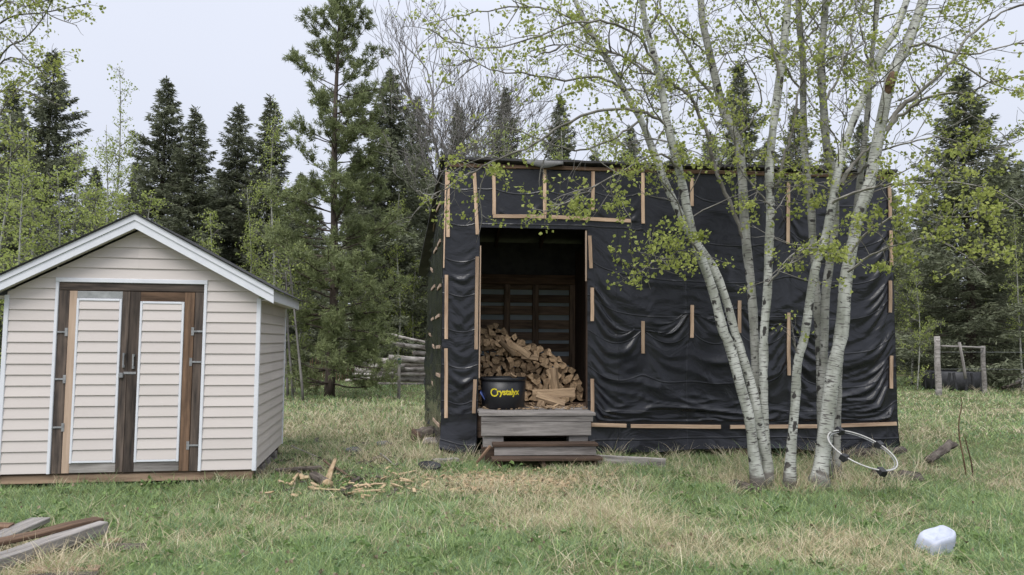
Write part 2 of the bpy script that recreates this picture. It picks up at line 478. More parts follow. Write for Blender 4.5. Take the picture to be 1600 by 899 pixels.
def tarp_mat(name, base, crease=0.47, rough=0.40):
    """black sheeting: packing creases and fine crinkles in the relief"""
    m, n, l, b = new_mat(name)
    tc = n.new('ShaderNodeTexCoord')
    sp = n.new('ShaderNodeSeparateXYZ')
    l.new(tc.outputs['UV'], sp.inputs[0])
    def ridge(sock, period, width):
        d = n.new('ShaderNodeMath'); d.operation = 'DIVIDE'; d.inputs[1].default_value = period
        f = n.new('ShaderNodeMath'); f.operation = 'FRACT'
        s = n.new('ShaderNodeMath'); s.operation = 'SUBTRACT'; s.inputs[1].default_value = 0.5
        a = n.new('ShaderNodeMath'); a.operation = 'ABSOLUTE'
        r = n.new('ShaderNodeMapRange'); r.inputs['From Min'].default_value = 0.0; r.inputs['From Max'].default_value = width / period
        r.inputs['To Min'].default_value = 1.0; r.inputs['To Max'].default_value = 0.0
        l.new(sock, d.inputs[0]); l.new(d.outputs[0], f.inputs[0]); l.new(f.outputs[0], s.inputs[0]); l.new(s.outputs[0], a.inputs[0]); l.new(a.outputs[0], r.inputs['Value'])
        return r.outputs['Result']
    r1 = ridge(sp.outputs['Y'], crease, 0.012)
    r2 = ridge(sp.outputs['X'], 0.94, 0.012)
    nz = n.new('ShaderNodeTexNoise'); nz.noise_type = 'RIDGED_MULTIFRACTAL'; nz.inputs['Scale'].default_value = 2.6; nz.inputs['Detail'].default_value = 4.0; nz.inputs['Roughness'].default_value = 0.5
    nz.inputs['Distortion'].default_value = 0.8; nz.normalize = True
    l.new(tc.outputs['UV'], nz.inputs['Vector'])
    vo = n.new('ShaderNodeTexVoronoi'); vo.feature = 'DISTANCE_TO_EDGE'; vo.inputs['Scale'].default_value = 5.0
    l.new(nz.outputs['Color'], vo.inputs['Vector'])
    ad = n.new('ShaderNodeMath'); ad.operation = 'MULTIPLY_ADD'; ad.inputs[1].default_value = 0.75
    l.new(r1, ad.inputs[0])
    ad2 = n.new('ShaderNodeMath'); ad2.operation = 'MULTIPLY_ADD'; ad2.inputs[1].default_value = 0.35
    l.new(r2, ad2.inputs[0])
    l.new(nz.outputs['Fac'], ad2.inputs[2])
    l.new(ad2.outputs[0], ad.inputs[2])
    bp = n.new('ShaderNodeBump'); bp.inputs['Strength'].default_value = 0.40; bp.inputs['Distance'].default_value = 0.018
    l.new(ad.outputs[0], bp.inputs['Height'])
    n3 = n.new('ShaderNodeTexNoise'); n3.inputs['Scale'].default_value = 2.6; n3.inputs['Detail'].default_value = 3.0; n3.inputs['Distortion'].default_value = 1.2
    mp3 = n.new('ShaderNodeMapping'); mp3.inputs['Scale'].default_value = (0.8, 1.5, 1); mp3.inputs['Rotation'].default_value = (0, 0, 0.3)
    l.new(tc.outputs['UV'], mp3.inputs['Vector']); l.new(mp3.outputs['Vector'], n3.inputs['Vector'])
    bp3 = n.new('ShaderNodeBump'); bp3.inputs['Strength'].default_value = 0.22; bp3.inputs['Distance'].default_value = 0.09
    l.new(n3.outputs['Fac'], bp3.inputs['Height']); l.new(bp3.outputs['Normal'], bp.inputs['Normal'])
    l.new(bp.outputs['Normal'], b.inputs['Normal'])
    n2 = n.new('ShaderNodeTexNoise'); n2.inputs['Scale'].default_value = 2.2; n2.inputs['Detail'].default_value = 5.0
    l.new(tc.outputs['UV'], n2.inputs['Vector'])
    mr = n.new('ShaderNodeMapRange'); mr.inputs['To Min'].default_value = rough - 0.10; mr.inputs['To Max'].default_value = rough + 0.16
    l.new(n2.outputs['Fac'], mr.inputs['Value']); l.new(mr.outputs['Result'], b.inputs['Roughness'])
    mc = n.new('ShaderNodeMix'); mc.data_type = 'RGBA'
    mc.inputs['A'].default_value = rgb(base); mc.inputs['B'].default_value = rgb([x * 1.9 for x in base])
    l.new(n2.outputs['Fac'], mc.inputs['Factor']); l.new(mc.outputs['Result'], b.inputs['Base Color'])
    set_spec(b, 0.45)
    return m
M['tarp'] = tarp_mat('black plastic sheeting', (0.0115, 0.0122, 0.0158), 0.47, 0.20)

# ------------------------------------------------------------------ ground
_LAT = np.random.default_rng(3).uniform(-1, 1, (256, 256))
def vnoise(x, y, s):
    x = np.asarray(x, float) / s + 91.3; y = np.asarray(y, float) / s + 47.7
    xi, yi = np.floor(x).astype(int), np.floor(y).astype(int)
    fx, fy = x - xi, y - yi
    fx = fx * fx * (3 - 2 * fx); fy = fy * fy * (3 - 2 * fy)
    g = lambda a, b: _LAT[a % 256, b % 256]
    return (g(xi, yi) * (1 - fx) + g(xi + 1, yi) * fx) * (1 - fy) + (g(xi, yi + 1) * (1 - fx) + g(xi + 1, yi + 1) * fx) * fy
def ground_z(x, y):
    return 0.028 * vnoise(x, y, 1.3) + 0.012 * vnoise(x, y, 0.35) - 0.02
def gz(x, y): return float(ground_z(x, y))

xs = np.concatenate([[-700, -300, -150, -80, -50, -35, -25, -18], np.arange(-13, 13.01, 0.16), [18, 25, 35, 50, 80, 150, 300, 700]])
ys = np.concatenate([[-60, -20, -5, 0, 2], np.arange(3.2, 16, 0.16), [17, 18, 19.5, 21, 23, 25, 28, 31, 35, 40, 50, 70, 110, 200, 400, 900]])
GX, GY = np.meshgrid(xs, ys, indexing='ij')
GZ = ground_z(GX, GY)
nx_, ny_ = GX.shape
ii, jj = np.meshgrid(np.arange(nx_ - 1), np.arange(ny_ - 1), indexing='ij')
a_ = (ii * ny_ + jj).ravel()
gq = np.stack([a_, a_ + ny_, a_ + ny_ + 1, a_ + 1], axis=1)
def ground_material():
    m, n, l, b = new_mat('rough meadow soil and thatch')
    tc = n.new('ShaderNodeTexCoord')
    def noise(s, d=6.0):
        x = n.new('ShaderNodeTexNoise'); x.inputs['Scale'].default_value = s; x.inputs['Detail'].default_value = d
        l.new(tc.outputs['Object'], x.inputs['Vector']); return x.outputs['Fac']
    def ramp(src, stops):
        r = n.new('ShaderNodeValToRGB')
        r.color_ramp.elements[0].position, r.color_ramp.elements[0].color = stops[0][0], rgb(stops[0][1])
        r.color_ramp.elements[1].position, r.color_ramp.elements[1].color = stops[-1][0], rgb(stops[-1][1])
        for p, c in stops[1:-1]:
            r.color_ramp.elements.new(p).color = rgb(c)
        l.new(src, r.inputs[0]); return r.outputs[0]
    big = ramp(noise(0.55, 5.0), [(0.38, (0.105, 0.130, 0.055)), (0.56, (0.140, 0.150, 0.072)), (0.70, (0.22, 0.195, 0.125))])
    fine = ramp(noise(38.0, 8.0), [(0.3, (0.30, 0.27, 0.22)), (0.7, (1.0, 1.0, 1.0))])
    mx = n.new('ShaderNodeMix'); mx.data_type = 'RGBA'; mx.blend_type = 'MULTIPLY'; mx.inputs['Factor'].default_value = 0.8
    l.new(big, mx.inputs['A']); l.new(fine, mx.inputs['B'])
    l.new(mx.outputs['Result'], b.inputs['Base Color'])
    b.inputs['Roughness'].default_value = 0.95
    set_spec(b, 0.1)
    bp = n.new('ShaderNodeBump'); bp.inputs['Strength'].default_value = 0.8; bp.inputs['Distance'].default_value = 0.04
    l.new(noise(30.0, 8.0), bp.inputs['Height']); l.new(bp.outputs['Normal'], b.inputs['Normal'])
    return m
M['ground'] = ground_material()
ground = link('ground', np_mesh('ground', np.stack([GX, GY, GZ], -1).reshape(-1, 3), gq, None, True), None, M['ground'])
tag(ground, 'rough meadow ground of grass, thatch and soil', 'ground', None, 'structure')

# ------------------------------------------------------------------ cream vinyl shed
SH_RZ = math.radians(9.5)
_fr = at(397, 733, 7.9)
SH_W, SH_D = 2.45, 2.0
sh_ax = Vector((math.cos(SH_RZ), math.sin(SH_RZ), 0))
sh_ay = Vector((-math.sin(SH_RZ), math.cos(SH_RZ), 0))
sh_o = Vector((_fr.x, _fr.y, 0)) - sh_ax * SH_W
shed = empty('garden_shed', sh_o, SH_RZ)
tag(shed, 'small cream vinyl sided shed with gabled roof and weathered double doors', 'shed')
def sxz(px, py):
    p = on_plane(px, py, sh_o, sh_ay) - sh_o
    return p.dot(sh_ax), p.z
Z0 = 0.13                       # foot of the siding
P_ = 0.110                      # one course
PITCH_R = 0.54                  # roof slope
APEX = 2.77                     # top of barge boards at the ridge
def under_rake(x): return APEX - 0.15 - PITCH_R * abs(x - SH_W / 2)

def siding_course(parent, x0, x1, z, top_l, top_r, h=P_, y0=0.0, axis='x', mat='siding', z0l=None):
    """one lapped vinyl course; ends may be cut lower by the rake"""
    lip, th = 0.014, 0.012
    V, F = [], []
    def pt(x, zz, d): return (x, y0 - d, zz)
    def d_at(zz): return 0.002 + lip * max(0.0, 1 - (zz - z) / h) ** 1.0
    # front skin with the little fold of a double course, butt below, back left open to the wall
    zl, zr = min(z + h, top_l), min(z + h, top_r)
    if zl <= z + 0.004 and zr <= z + 0.004: return
    xa, xb = x0, x1
    pts_bot = [(xa, z), (xb, z)]
    poly = []
    if zl < z: # rake cuts the bottom edge on the left
        t = (z - top_l) / (top_r - top_l); xa = x0 + (x1 - x0) * t; zl = z
    if zr < z:
        t = (z - top_l) / (top_r - top_l); xb = x0 + (x1 - x0) * t; zr = z
    poly = [(xa, z), (xb, z)]
    if zr > z: poly.append((xb, zr))
    # kink where the sloping cut reaches the full height
    if top_l < z + h < top_r:
        t = (z + h - top_l) / (top_r - top_l); poly.append((x0 + (x1 - x0) * t, z + h))
    if top_r < z + h < top_l:
        t = (z + h - top_l) / (top_r - top_l); poly.append((x0 + (x1 - x0) * t, z + h))
    if zl > z: poly.append((xa, zl))
    V = [pt(x, zz, d_at(zz)) for x, zz in poly] + [pt(x, zz, -0.006) for x, zz in poly]
    m = len(poly)
    F = [tuple(range(m)), tuple(range(2 * m - 1, m - 1, -1))]
    for k in range(m):
        F.append((k, m + k, m + (k + 1) % m, (k + 1) % m))
    me = bpy.data.meshes.new('siding_board')
    me.from_pydata(V, [], F); me.materials.append(M[mat]); me.update()
    return link('siding_board', me, parent)

# openings measured on the front wall
dl0, _ = sxz(81.3, 585); dl1, _ = sxz(86.4, 585)
dr1, _ = sxz(315.0, 585); dr0, _ = sxz(319.8, 585)
_, dz1 = sxz(205, 438); _, dz1i = sxz(205, 443)
core = box_between('wall_core', 0.02, SH_W - 0.02, 0.0065, SH_D - 0.02, Z0 - 0.02, 1.90, M['dark_wood'], shed)
# gable core
g = bpy.data.meshes.new('gable_core')
gv = [(0.02, 0.0065, 1.904), (SH_W - 0.02, 0.0065, 1.904), (SH_W - 0.02, 0.0065, under_rake(0.02)), (SH_W / 2, 0.0065, under_rake(SH_W / 2)), (0.02, 0.0065, under_rake(0.02))]
gv += [(x, 0.12, z) for x, _, z in gv]
g.from_pydata(gv, [], [(0, 1, 2, 3, 4), (9, 8, 7, 6, 5), (0, 5, 6, 1), (1, 6, 7, 2), (2, 7, 8, 3), (3, 8, 9, 4), (4, 9, 5, 0)])
g.update(); link('gable_core', g, shed, M['dark_wood'])
z = Z0
k = 0
while z < under_rake(SH_W / 2):
    hi = min(z + P_, 9)
    spans = []
    if z < dz1 + 0.013:
        spans = [(0.0, dl0), (dr0, SH_W)]
    else:
        spans = [(0.0, SH_W / 2), (SH_W / 2, SH_W)]
    if z < dz1 + 0.013 < z + P_ - 0.01:
        siding_course(shed, dl0, dr0, dz1 + 0.013, 9, 9, h=z + P_ - dz1 - 0.013)
    for (xa, xb) in spans:
        siding_course(shed, xa, xb, z, under_rake(xa), under_rake(xb))
    z += P_; k += 1
# right hand wall
side = empty('side_wall', (SH_W, 0, 0), math.radians(90)); side.parent = shed
z = Z0
while z < 1.93:
    siding_course(side, 0.0, SH_D * 0.46, z, 1.93, 1.93)
    siding_course(side, SH_D * 0.46 + 0.002, SH_D, z, 1.93, 1.93)
    z += P_
# left hand wall, mostly out of the picture
left = empty('side_wall', (0, SH_D, 0), math.radians(-90)); left.parent = shed
z = Z0
while z < 1.93:
    siding_course(left, 0.0, SH_D, z, 1.93, 1.93); z += P_
for (cx, cy) in ((0.0, 0.0), (SH_W, 0.0), (SH_W, SH_D), (0.0, SH_D)):
    box_between('corner_trim', cx - 0.022, cx + 0.022, cy - 0.022, cy + 0.022, Z0 - 0.012, 1.925, M['white_trim'], shed)
# barge boards, each a deep board with a narrow lip on top
OV = 0.16
EX = SH_W / 2 + 0.17
for s in (-1, 1):
    def barge(name, top, dep, y0, y1, mat):
        xa, xb = SH_W / 2, SH_W / 2 + s * EX
        za, zb = top, top - PITCH_R * EX
        V = [(xa, y0, za), (xb, y0, zb), (xb, y0, zb - dep), (xa, y0, za - dep)]
        V += [(x, y1, z) for x, _, z in V]
        me = bpy.data.meshes.new(name)
        me.from_pydata(V, [], [(0, 1, 2, 3), (7, 6, 5, 4), (0, 4, 5, 1), (1, 5, 6, 2), (2, 6, 7, 3), (3, 7, 4, 0)])
        me.update(); link(name, me, shed, mat)
    barge('barge_board', APEX - 0.035, 0.112, -OV, -OV + 0.02, M['white_trim'])
    barge('barge_lip', APEX, 0.062, -OV - 0.012, -OV - 0.001, M['white_trim'])
    barge('soffit_board', APEX - 0.115, 0.012, -OV + 0.021, -0.016, M['soffit'])
    # roof slab with a dark shingle edge
    xa, xb = SH_W / 2, SH_W / 2 + s * (EX + 0.025)
    za, zb = APEX + 0.003, APEX + 0.003 - PITCH_R * (EX + 0.025)
    V = [(xa, -OV - 0.03, za), (xb, -OV - 0.03, zb), (xb, SH_D + 0.12, zb), (xa, SH_D + 0.12, za)]
    V += [(x, y, z + 0.008) for x, y, z in V]
    me = bpy.data.meshes.new('roof')
    me.from_pydata(V, [], [(3, 2, 1, 0), (4, 5, 6, 7), (0, 1, 5, 4), (1, 2, 6, 5), (2, 3, 7, 6), (3, 0, 4, 7)])
    me.update(); rf = link('roof', me, shed, M['shingle'])
    nrow = 9
    for r in range(nrow):
        t0, t1 = r / nrow, (r + 1) / nrow
        x0_, x1_ = xa + (xb - xa) * t0, xa + (xb - xa) * (t1 + 0.012)
        z0_, z1_ = za + (zb - za) * t0 + 0.0085, za + (zb - za) * (t1 + 0.012) + 0.0085
        Vs = [(x0_, -OV - 0.036, z0_), (x1_, -OV - 0.036, z1_), (x1_, SH_D + 0.125, z1_), (x0_, SH_D + 0.125, z0_),
              (x0_, -OV - 0.036, z0_ + 0.003), (x1_, -OV - 0.036, z1_ + 0.007), (x1_, SH_D + 0.125, z1_ + 0.007), (x0_, SH_D + 0.125, z0_ + 0.003)]
        ms = bpy.data.meshes.new('shingle_row')
        ms.from_pydata(Vs, [], [(3, 2, 1, 0), (4, 5, 6, 7), (0, 1, 5, 4), (1, 2, 6, 5), (2, 3, 7, 6), (3, 0, 4, 7)])
        ms.update(); link('shingle_row', ms, rf, M['shingle'])
    # eave board and flat soffit along the side
    ze = APEX - PITCH_R * EX
    box_between('eave_board', min(SH_W / 2 + s * EX, SH_W / 2 + s * (EX - 0.018)), max(SH_W / 2 + s * EX, SH_W / 2 + s * (EX - 0.018)), -OV + 0.024, SH_D + 0.1, ze - 0.125, ze - 0.006, M['white_trim'], shed)
    xs0, xs1 = sorted((SH_W / 2 + s * (EX - 0.020), SH_W / 2 + s * (SH_W / 2 + 0.018)))
    box_between('eave_soffit', xs0, xs1, -0.014, SH_D + 0.08, ze - 0.113, ze - 0.101, M['soffit'], shed)
# skids and supports
box_between('skid_beam', -0.02, SH_W - 0.02, 0.012, 0.10, 0.025, Z0 - 0.022, M['skid'], shed)
box_between('skid_beam', -0.02, SH_W - 0.03, SH_D - 0.10, SH_D - 0.012, 0.02, Z0 - 0.022, M['dark_wood'], shed)
for yy, hh in ((0.55, 0.09), (0.95, 0.10), (1.45, 0.10)):
    box_between('support_block', SH_W - 0.28, SH_W + 0.02, yy - 0.10, yy + 0.09, -0.04, hh, M['grey_board'], shed)

# ---- double doors
y_face = -0.004
def dx(px, py=585): return sxz(px, py)[0]
def dz(py, px=205): return sxz(px, py)[1]
zb = Z0 - 0.005
box_between('door_trim', dl0, dl1, -0.024, 0.004, zb, dz1i, M['white_trim'], shed)
box_between('door_trim', dr1, dr0, -0.024, 0.004, zb, dz1i, M['white_trim'], shed)
box_between('door_trim', dl0, dr0, -0.0245, 0.004, dz1i + 0.001, dz1 + 0.012, M['white_trim'], shed)
z_head = dz(455.5)
box_between('door_header', dl1 + 0.002, dr1 - 0.002, -0.010, 0.005, z_head + 0.003, dz1i - 0.002, M['old_board'], shed)
x_j0, x_j1 = dl1 + 0.002, dx(103.5)
box_between('door_jamb', x_j0, x_j1 - 0.002, -0.006, 0.005, zb, z_head, M['old_board'], shed)
x_k0, x_k1 = dx(300.5), dr1 - 0.002
box_between('door_jamb', x_k0 + 0.002, x_k1, -0.006, 0.005, zb, z_head, M['old_board'], shed)
def make_door(xs_, panel, ztop, mats, top_mat, stile_out):
    (xa, xb) = xs_; (pa, pb) = panel
    d = box_between('door', xa, xb, -0.002, 0.005, zb + 0.003, z_head - 0.002, M['dark_wood'], shed)
    inv = d.matrix_basis.inverted()
    def sub(name, x0, x1, y0, y1, z0, z1, mat):
        o = box_between(name, x0, x1, y0, y1, z0, z1, mat, None)
        mb = o.matrix_basis.copy(); o.parent = d; o.matrix_basis = inv @ mb
        return o
    sub('stile', xa + 0.001, pa - 0.001, -0.013, -0.0025, zb + 0.003, z_head - 0.004, mats[0])
    sub('stile', pb + 0.001, xb - 0.001, -0.013, -0.0025, zb + 0.003, z_head - 0.004, mats[1])
    sub('rail', pa, pb, -0.011, -0.0025, ztop + 0.002, z_head - 0.005, top_mat)
    z_bot = dz(722)
    sub('rail', pa, pb, -0.011, -0.0025, zb + 0.004, z_bot - 0.002, M['grey_board'] if stile_out < 0 else M['grey_board'])
    w = 0.024
    sub('panel_trim', pa, pa + w, -0.026, -0.0025, z_bot, ztop, M['white_trim'])
    sub('panel_trim', pb - w, pb, -0.026, -0.0025, z_bot, ztop, M['white_trim'])
    sub('panel_trim', pa + w + 0.001, pb - w - 0.001, -0.025, -0.0025, ztop - w, ztop, M['white_trim'])
    sub('panel_trim', pa + w + 0.001, pb - w - 0.001, -0.025, -0.0025, z_bot, z_bot + w, M['white_trim'])
    z = z_bot + w
    while z < ztop - w - 0.01:
        o = siding_course(None, pa + w + 0.001, pb - w - 0.001, z, ztop - w, ztop - w, y0=-0.009)
        if o: o.parent = d; o.matrix_basis = inv
        z += P_
    return d, sub
doorL, subL = make_door((x_j1, dx(198.7)), (dx(115.8), dx(186.8)), dz(467.7), (M['pale_board'], M['old_board']), M['galv'], -1)
doorR, subR = make_door((dx(198.9), x_k0), (dx(215.6), dx(284.8)), dz(471), (M['old_board'], M['brown_board']), M['brown_board'], 1)
def hinge(sub, px, py, s):
    x, zc = sxz(px, py)
    sub('hinge', x - 0.014, x + 0.014, -0.0175, -0.0135, zc - 0.042, zc + 0.042, M['steel'])
    a, b_ = sorted((x + s * 0.0145, x + s * 0.105))
    sub('hinge_strap', a, b_, -0.0170, -0.0135, zc - 0.009, zc + 0.009, M['steel'])
for px, py in ((104.5, 519), (101.5, 592.5), (99, 667.7)): hinge(subL, px, py, -1)
for px, py in ((301.5, 518), (298.5, 565.7), (294, 696)): hinge(subR, px, py, 1)
def pull(sub, px, py):
    x, zc = sxz(px, py)
    for q in (-0.062, 0.062):
        sub('handle_foot', x - 0.011, x + 0.011, -0.030, -0.0135, zc + q - 0.013, zc + q + 0.013, M['steel'])
    sub('handle', x - 0.008, x + 0.008, -0.042, -0.0305, zc - 0.075, zc + 0.075, M['steel'])
pull(subL, 194.5, 563); pull(subR, 209.5, 565)
hx, hz_ = sxz(203, 583)
subR('hasp', hx - 0.055, hx + 0.065, -0.0185, -0.0135, hz_ - 0.012, hz_ + 0.012, M['steel'])
subL('padlock', hx - 0.095, hx - 0.056, -0.040, -0.0140, hz_ - 0.045, hz_ + 0.003, M['steel'])

# ------------------------------------------------------------------ black sheeted woodshed
WS_RZ = math.radians(5.0)
wx = Vector((math.cos(WS_RZ), math.sin(WS_RZ), 0)); wy = Vector((-math.sin(WS_RZ), math.cos(WS_RZ), 0))
_fl = at(690, 560, 9.75)
ws_o = Vector((_fl.x, _fl.y, 0))
WS_W, WS_H, WS_D = 6.27, 3.84, 4.2
ws = empty('woodshed', ws_o, WS_RZ)
tag(ws, 'woodshed wrapped in wrinkled black plastic sheeting held by pine laths', 'woodshed')
WS_INV = Matrix.Translation(ws_o) @ Matrix.Rotation(WS_RZ, 4, 'Z'); WS_INV.invert()
def wl_(p): return WS_INV @ Vector(p)
def wxz(px, py):
    p = on_plane(px, py, ws_o, wy) - ws_o
    return p.dot(wx), p.z

D0, _ = wxz(749, 500); D1, _ = wxz(916, 500)
_, DT = wxz(830, 357)
FLOOR = 0.60
VLATHS = [(700, 270, 700, 371), (741, 269, 746, 367), (697.7, 430, 697.4, 530), (697, 544.5, 697, 653), (745.5, 401.6, 744, 546), (742, 593, 740, 645.6),
          (771.4, 265, 772, 336), (850.5, 266, 851, 336), (926, 269, 926, 329), (1003.7, 271, 1004, 350), (1080, 279, 1080.4, 322.6), (1230.5, 285, 1230, 382),
          (1392.5, 291, 1392, 343), (1392, 361, 1391.5, 416), (1389.5, 439, 1389.5, 488.6), (1391, 556, 1391, 607),
          (921, 369, 923, 419.6), (925, 450, 925, 502), (925, 592, 925, 644), (1004, 502, 1004, 552.5), (1080.5, 477, 1080.5, 528), (1154.5, 470, 1154.5, 520.5), (1231, 489, 1231.5, 586.6)]
HLATHS = [(770, 338.5, 853, 339.5), (861, 339.5, 985, 346), (706, 259, 806, 260), (878, 262.5, 1000, 266), (1008, 267, 1200, 268.5), (1207, 268.5, 1386, 271.5),
          (915, 663.5, 978, 665), (985, 665.5, 1125, 667), (1140, 667, 1284, 666), (1288, 665.8, 1399, 662)]
def _cl(p): return (min(max(p[0], 0.03), WS_W - 0.03), min(p[1], WS_H - 0.01))
segs = [(_cl(wxz(a, b)), _cl(wxz(c, d))) for a, b, c, d in VLATHS + HLATHS]

def drape(nx, nz, w, h, z0, pins, slack_x, slack_z, iters=320, seed=1, bulge=None, grav=0.0011):
    """hang a slack sheet from its fixings in front of the wall plane (y = 0, outside is -y)"""
    rng = np.random.default_rng(seed)
    hx, hz = w / (nx - 1), h / (nz - 1)
    X, Z = np.meshgrid(np.linspace(0, w, nx), np.linspace(z0, z0 + h, nz))
    P = np.stack([X, np.zeros_like(X), Z], -1)
    lo = vnoise(X + seed * 13.1, Z, 0.8) * 0.5 + vnoise(X, Z + seed * 7.7, 0.33) * 0.35 + rng.normal(size=X.shape) * 0.10
    W = np.ones_like(X)
    for (xa, za), (xb, zb_) in pins:
        L = math.hypot(xb - xa, zb_ - za)
        for t in np.linspace(0, 1, max(2, int(L / (hx * 0.8)))):
            i = int(round((xa + (xb - xa) * t) / hx)); j = int(round((za + (zb_ - za) * t - z0) / hz))
            if 0 <= i < nx and 0 <= j < nz: W[j, i] = 0
    P[..., 1] = -np.abs(lo) * 0.04 * W - 0.004
    P[..., 1] = np.where(W == 0, -0.004, P[..., 1])
    loose = (1 + 0.9 * np.clip((2.2 - Z) / 1.5, 0, 1)) * (0.45 if w < 5 else 1.0) * np.where((X < 0.6) & (w > 5), 0.42, 1.0)
    sx = 1 + slack_x * loose * (1 + 0.7 * vnoise(X, Z, 1.1)); sz = 1 + slack_z * loose * (1 + 0.8 * vnoise(X + 5, Z + 9, 0.9))
    def rel(A, B, wa, wb, rest, k=1.0):
        d = B - A; L = np.linalg.norm(d, axis=-1, keepdims=True) + 1e-9
        ws_ = wa + wb
        c = np.where(ws_ > 0, (L[..., 0] - rest) / np.maximum(ws_, 1e-6), 0)[..., None] * d / L * k
        A += c * wa[..., None]; B -= c * wb[..., None]
    rx = hx * sx; rz = hz * sz; rd = np.hypot(hx * sx, hz * sz)
    for it in range(iters):
        P[..., 2] -= grav * W * (1.0 if it < iters * 0.8 else 0.3)
        for s in (0, 1):
            A, B = P[:, s:-1:2], P[:, s + 1::2]; n_ = min(A.shape[1], B.shape[1])
            rel(A[:, :n_], B[:, :n_], W[:, s:-1:2][:, :n_], W[:, s + 1::2][:, :n_], rx[:, s:-1:2][:, :n_])
            A, B = P[s:-1:2], P[s + 1::2]; n_ = min(len(A), len(B))
            rel(A[:n_], B[:n_], W[s:-1:2][:n_], W[s + 1::2][:n_], rz[s:-1:2][:n_])
        for s in (0, 1):
            for dj in (1, -1):
                A = P[s:-1:2, :-1] if dj == 1 else P[s:-1:2, 1:]
                B = P[s + 1::2, 1:] if dj == 1 else P[s + 1::2, :-1]
                wA = W[s:-1:2, :-1] if dj == 1 else W[s:-1:2, 1:]
                wB = W[s + 1::2, 1:] if dj == 1 else W[s + 1::2, :-1]
                n_ = min(len(A), len(B))
                rel(A[:n_], B[:n_], wA[:n_], wB[:n_], rd[s:-1:2, :-1][:n_], 0.35)
        # stiffness of the sheet
        lap = np.zeros_like(P)
        lap[1:-1, 1:-1] = (P[:-2, 1:-1] + P[2:, 1:-1] + P[1:-1, :-2] + P[1:-1, 2:]) / 4 - P[1:-1, 1:-1]
        P += lap * (0.07 * W[..., None])
        P[..., 1] = np.minimum(P[..., 1], -0.003)
        P[..., 1] = np.maximum(P[..., 1], -0.24)
    # broad slack folds between the fixings, mostly level, steeper towards the far edge
    pj, pi = np.nonzero(W == 0)
    dist = np.full(X.shape, 9.0)
    for a_, b_ in zip(pi[::2], pj[::2]):
        dist = np.minimum(dist, np.hypot(X - a_ * hx, Z - z0 - b_ * hz))
    mask = np.clip((dist - 0.06) / 0.30, 0, 1)
    over = np.clip(X - 0.70 * w, 0, None)
    zz = Z + 0.08 * X - 0.5 * 0.75 * over ** 2 / (0.3 * w) + 0.10 * vnoise(X, Z, 1.6) + 0.06 * np.sin(X * 1.7 + seed) + 0.10 * vnoise(X, Z, 0.9)
    r1 = 1 - np.abs(vnoise(X * 0.55 + 3 * seed, zz * 2.4, 0.62))
    r2 = 1 - np.abs(vnoise(X * 0.8 + 7 * seed, zz * 2.6 + 4, 0.30))
    amp = 0.35 + 0.65 * np.clip((2.3 - Z) / 1.0, 0, 1)
    fold = 0.046 * r1 ** 6 + 0.024 * r2 ** 6
    P[..., 1] -= mask * amp * fold
    P[..., 2] -= mask * amp * 0.25 * fold
    held = np.clip((dist - 0.045) / 0.10, 0, 1)
    P[..., 1] = -0.006 * (1 - held) + P[..., 1] * held        # pinched flat under the laths
    return P, X, Z
def sheet_mesh(name, P, X, Z, keep=None):
    nz, nx = X.shape
    i, j = np.meshgrid(np.arange(nx - 1), np.arange(nz - 1))
    a = (j * nx + i).ravel()
    Q = np.stack([a, a + 1, a + nx + 1, a + nx], axis=1)
    if keep is not None:
        cx = (X[:-1, :-1] + X[1:, 1:]).ravel() / 2; cz = (Z[:-1, :-1] + Z[1:, 1:]).ravel() / 2
        Q = Q[keep(cx, cz)]
    return np_mesh(name, P.reshape(-1, 3), Q, None, True, np.stack([X, Z], -1).reshape(-1, 2), None, [M['tarp']])

NX, NZ = 208, 126
zt0 = 0.10
pins = list(segs)
pins += [((0, WS_H), (WS_W, WS_H)), ((0, zt0 + 0.35), (0, WS_H)), ((WS_W, 0.5), (WS_W, WS_H)),
         ((D0, FLOOR), (D0, DT)), ((D1, FLOOR), (D1, DT)), ((D0, DT), (D1, DT))]
P, X, Z = drape(NX, NZ, WS_W, WS_H - zt0, zt0, pins, 0.018, 0.028, seed=2)
WSL = min(a[1] for a, b_ in segs[-4:])
above = (Z > WSL) & (X > D1)
P[..., 1] = np.where(above, np.maximum(P[..., 1], -0.010 - 0.40 * np.clip(Z - WSL - 0.02, 0, None)), P[..., 1])
P[..., 2] = np.where(above, np.maximum(P[..., 2], WSL + 0.6 * (Z - WSL)), P[..., 2])
# the foot of the sheet flares out a little and lies unevenly
ft = np.clip((WSL - 0.07 - Z) / 0.4, 0, 1)
P[..., 1] -= ft ** 1.5 * (0.05 + 0.05 * vnoise(X, Z, 0.5)) * (X > D1) + ft * 0.03 * (X < D0)
lift = np.where(X < D0, 0.075 + 0.05 * vnoise(X, 0 * X, 0.2), -0.03 + 0.05 * vnoise(X, 0 * X, 0.6))
P[..., 2] += np.clip((0.45 - Z) / 0.35, 0, 1) * lift
eps = 0.02
fs = link('sheeting', sheet_mesh('sheeting', P, X, Z, lambda cx, cz: ~((cx > D0 - 0.005) & (cx < D1 + 0.005) & (cz < DT - 0.005))), ws)
sb = fs.modifiers.new('smooth', 'SUBSURF'); sb.levels = 1; sb.render_levels = 1
fs['label'] = 'wrinkled black plastic sheeting on the front wall'

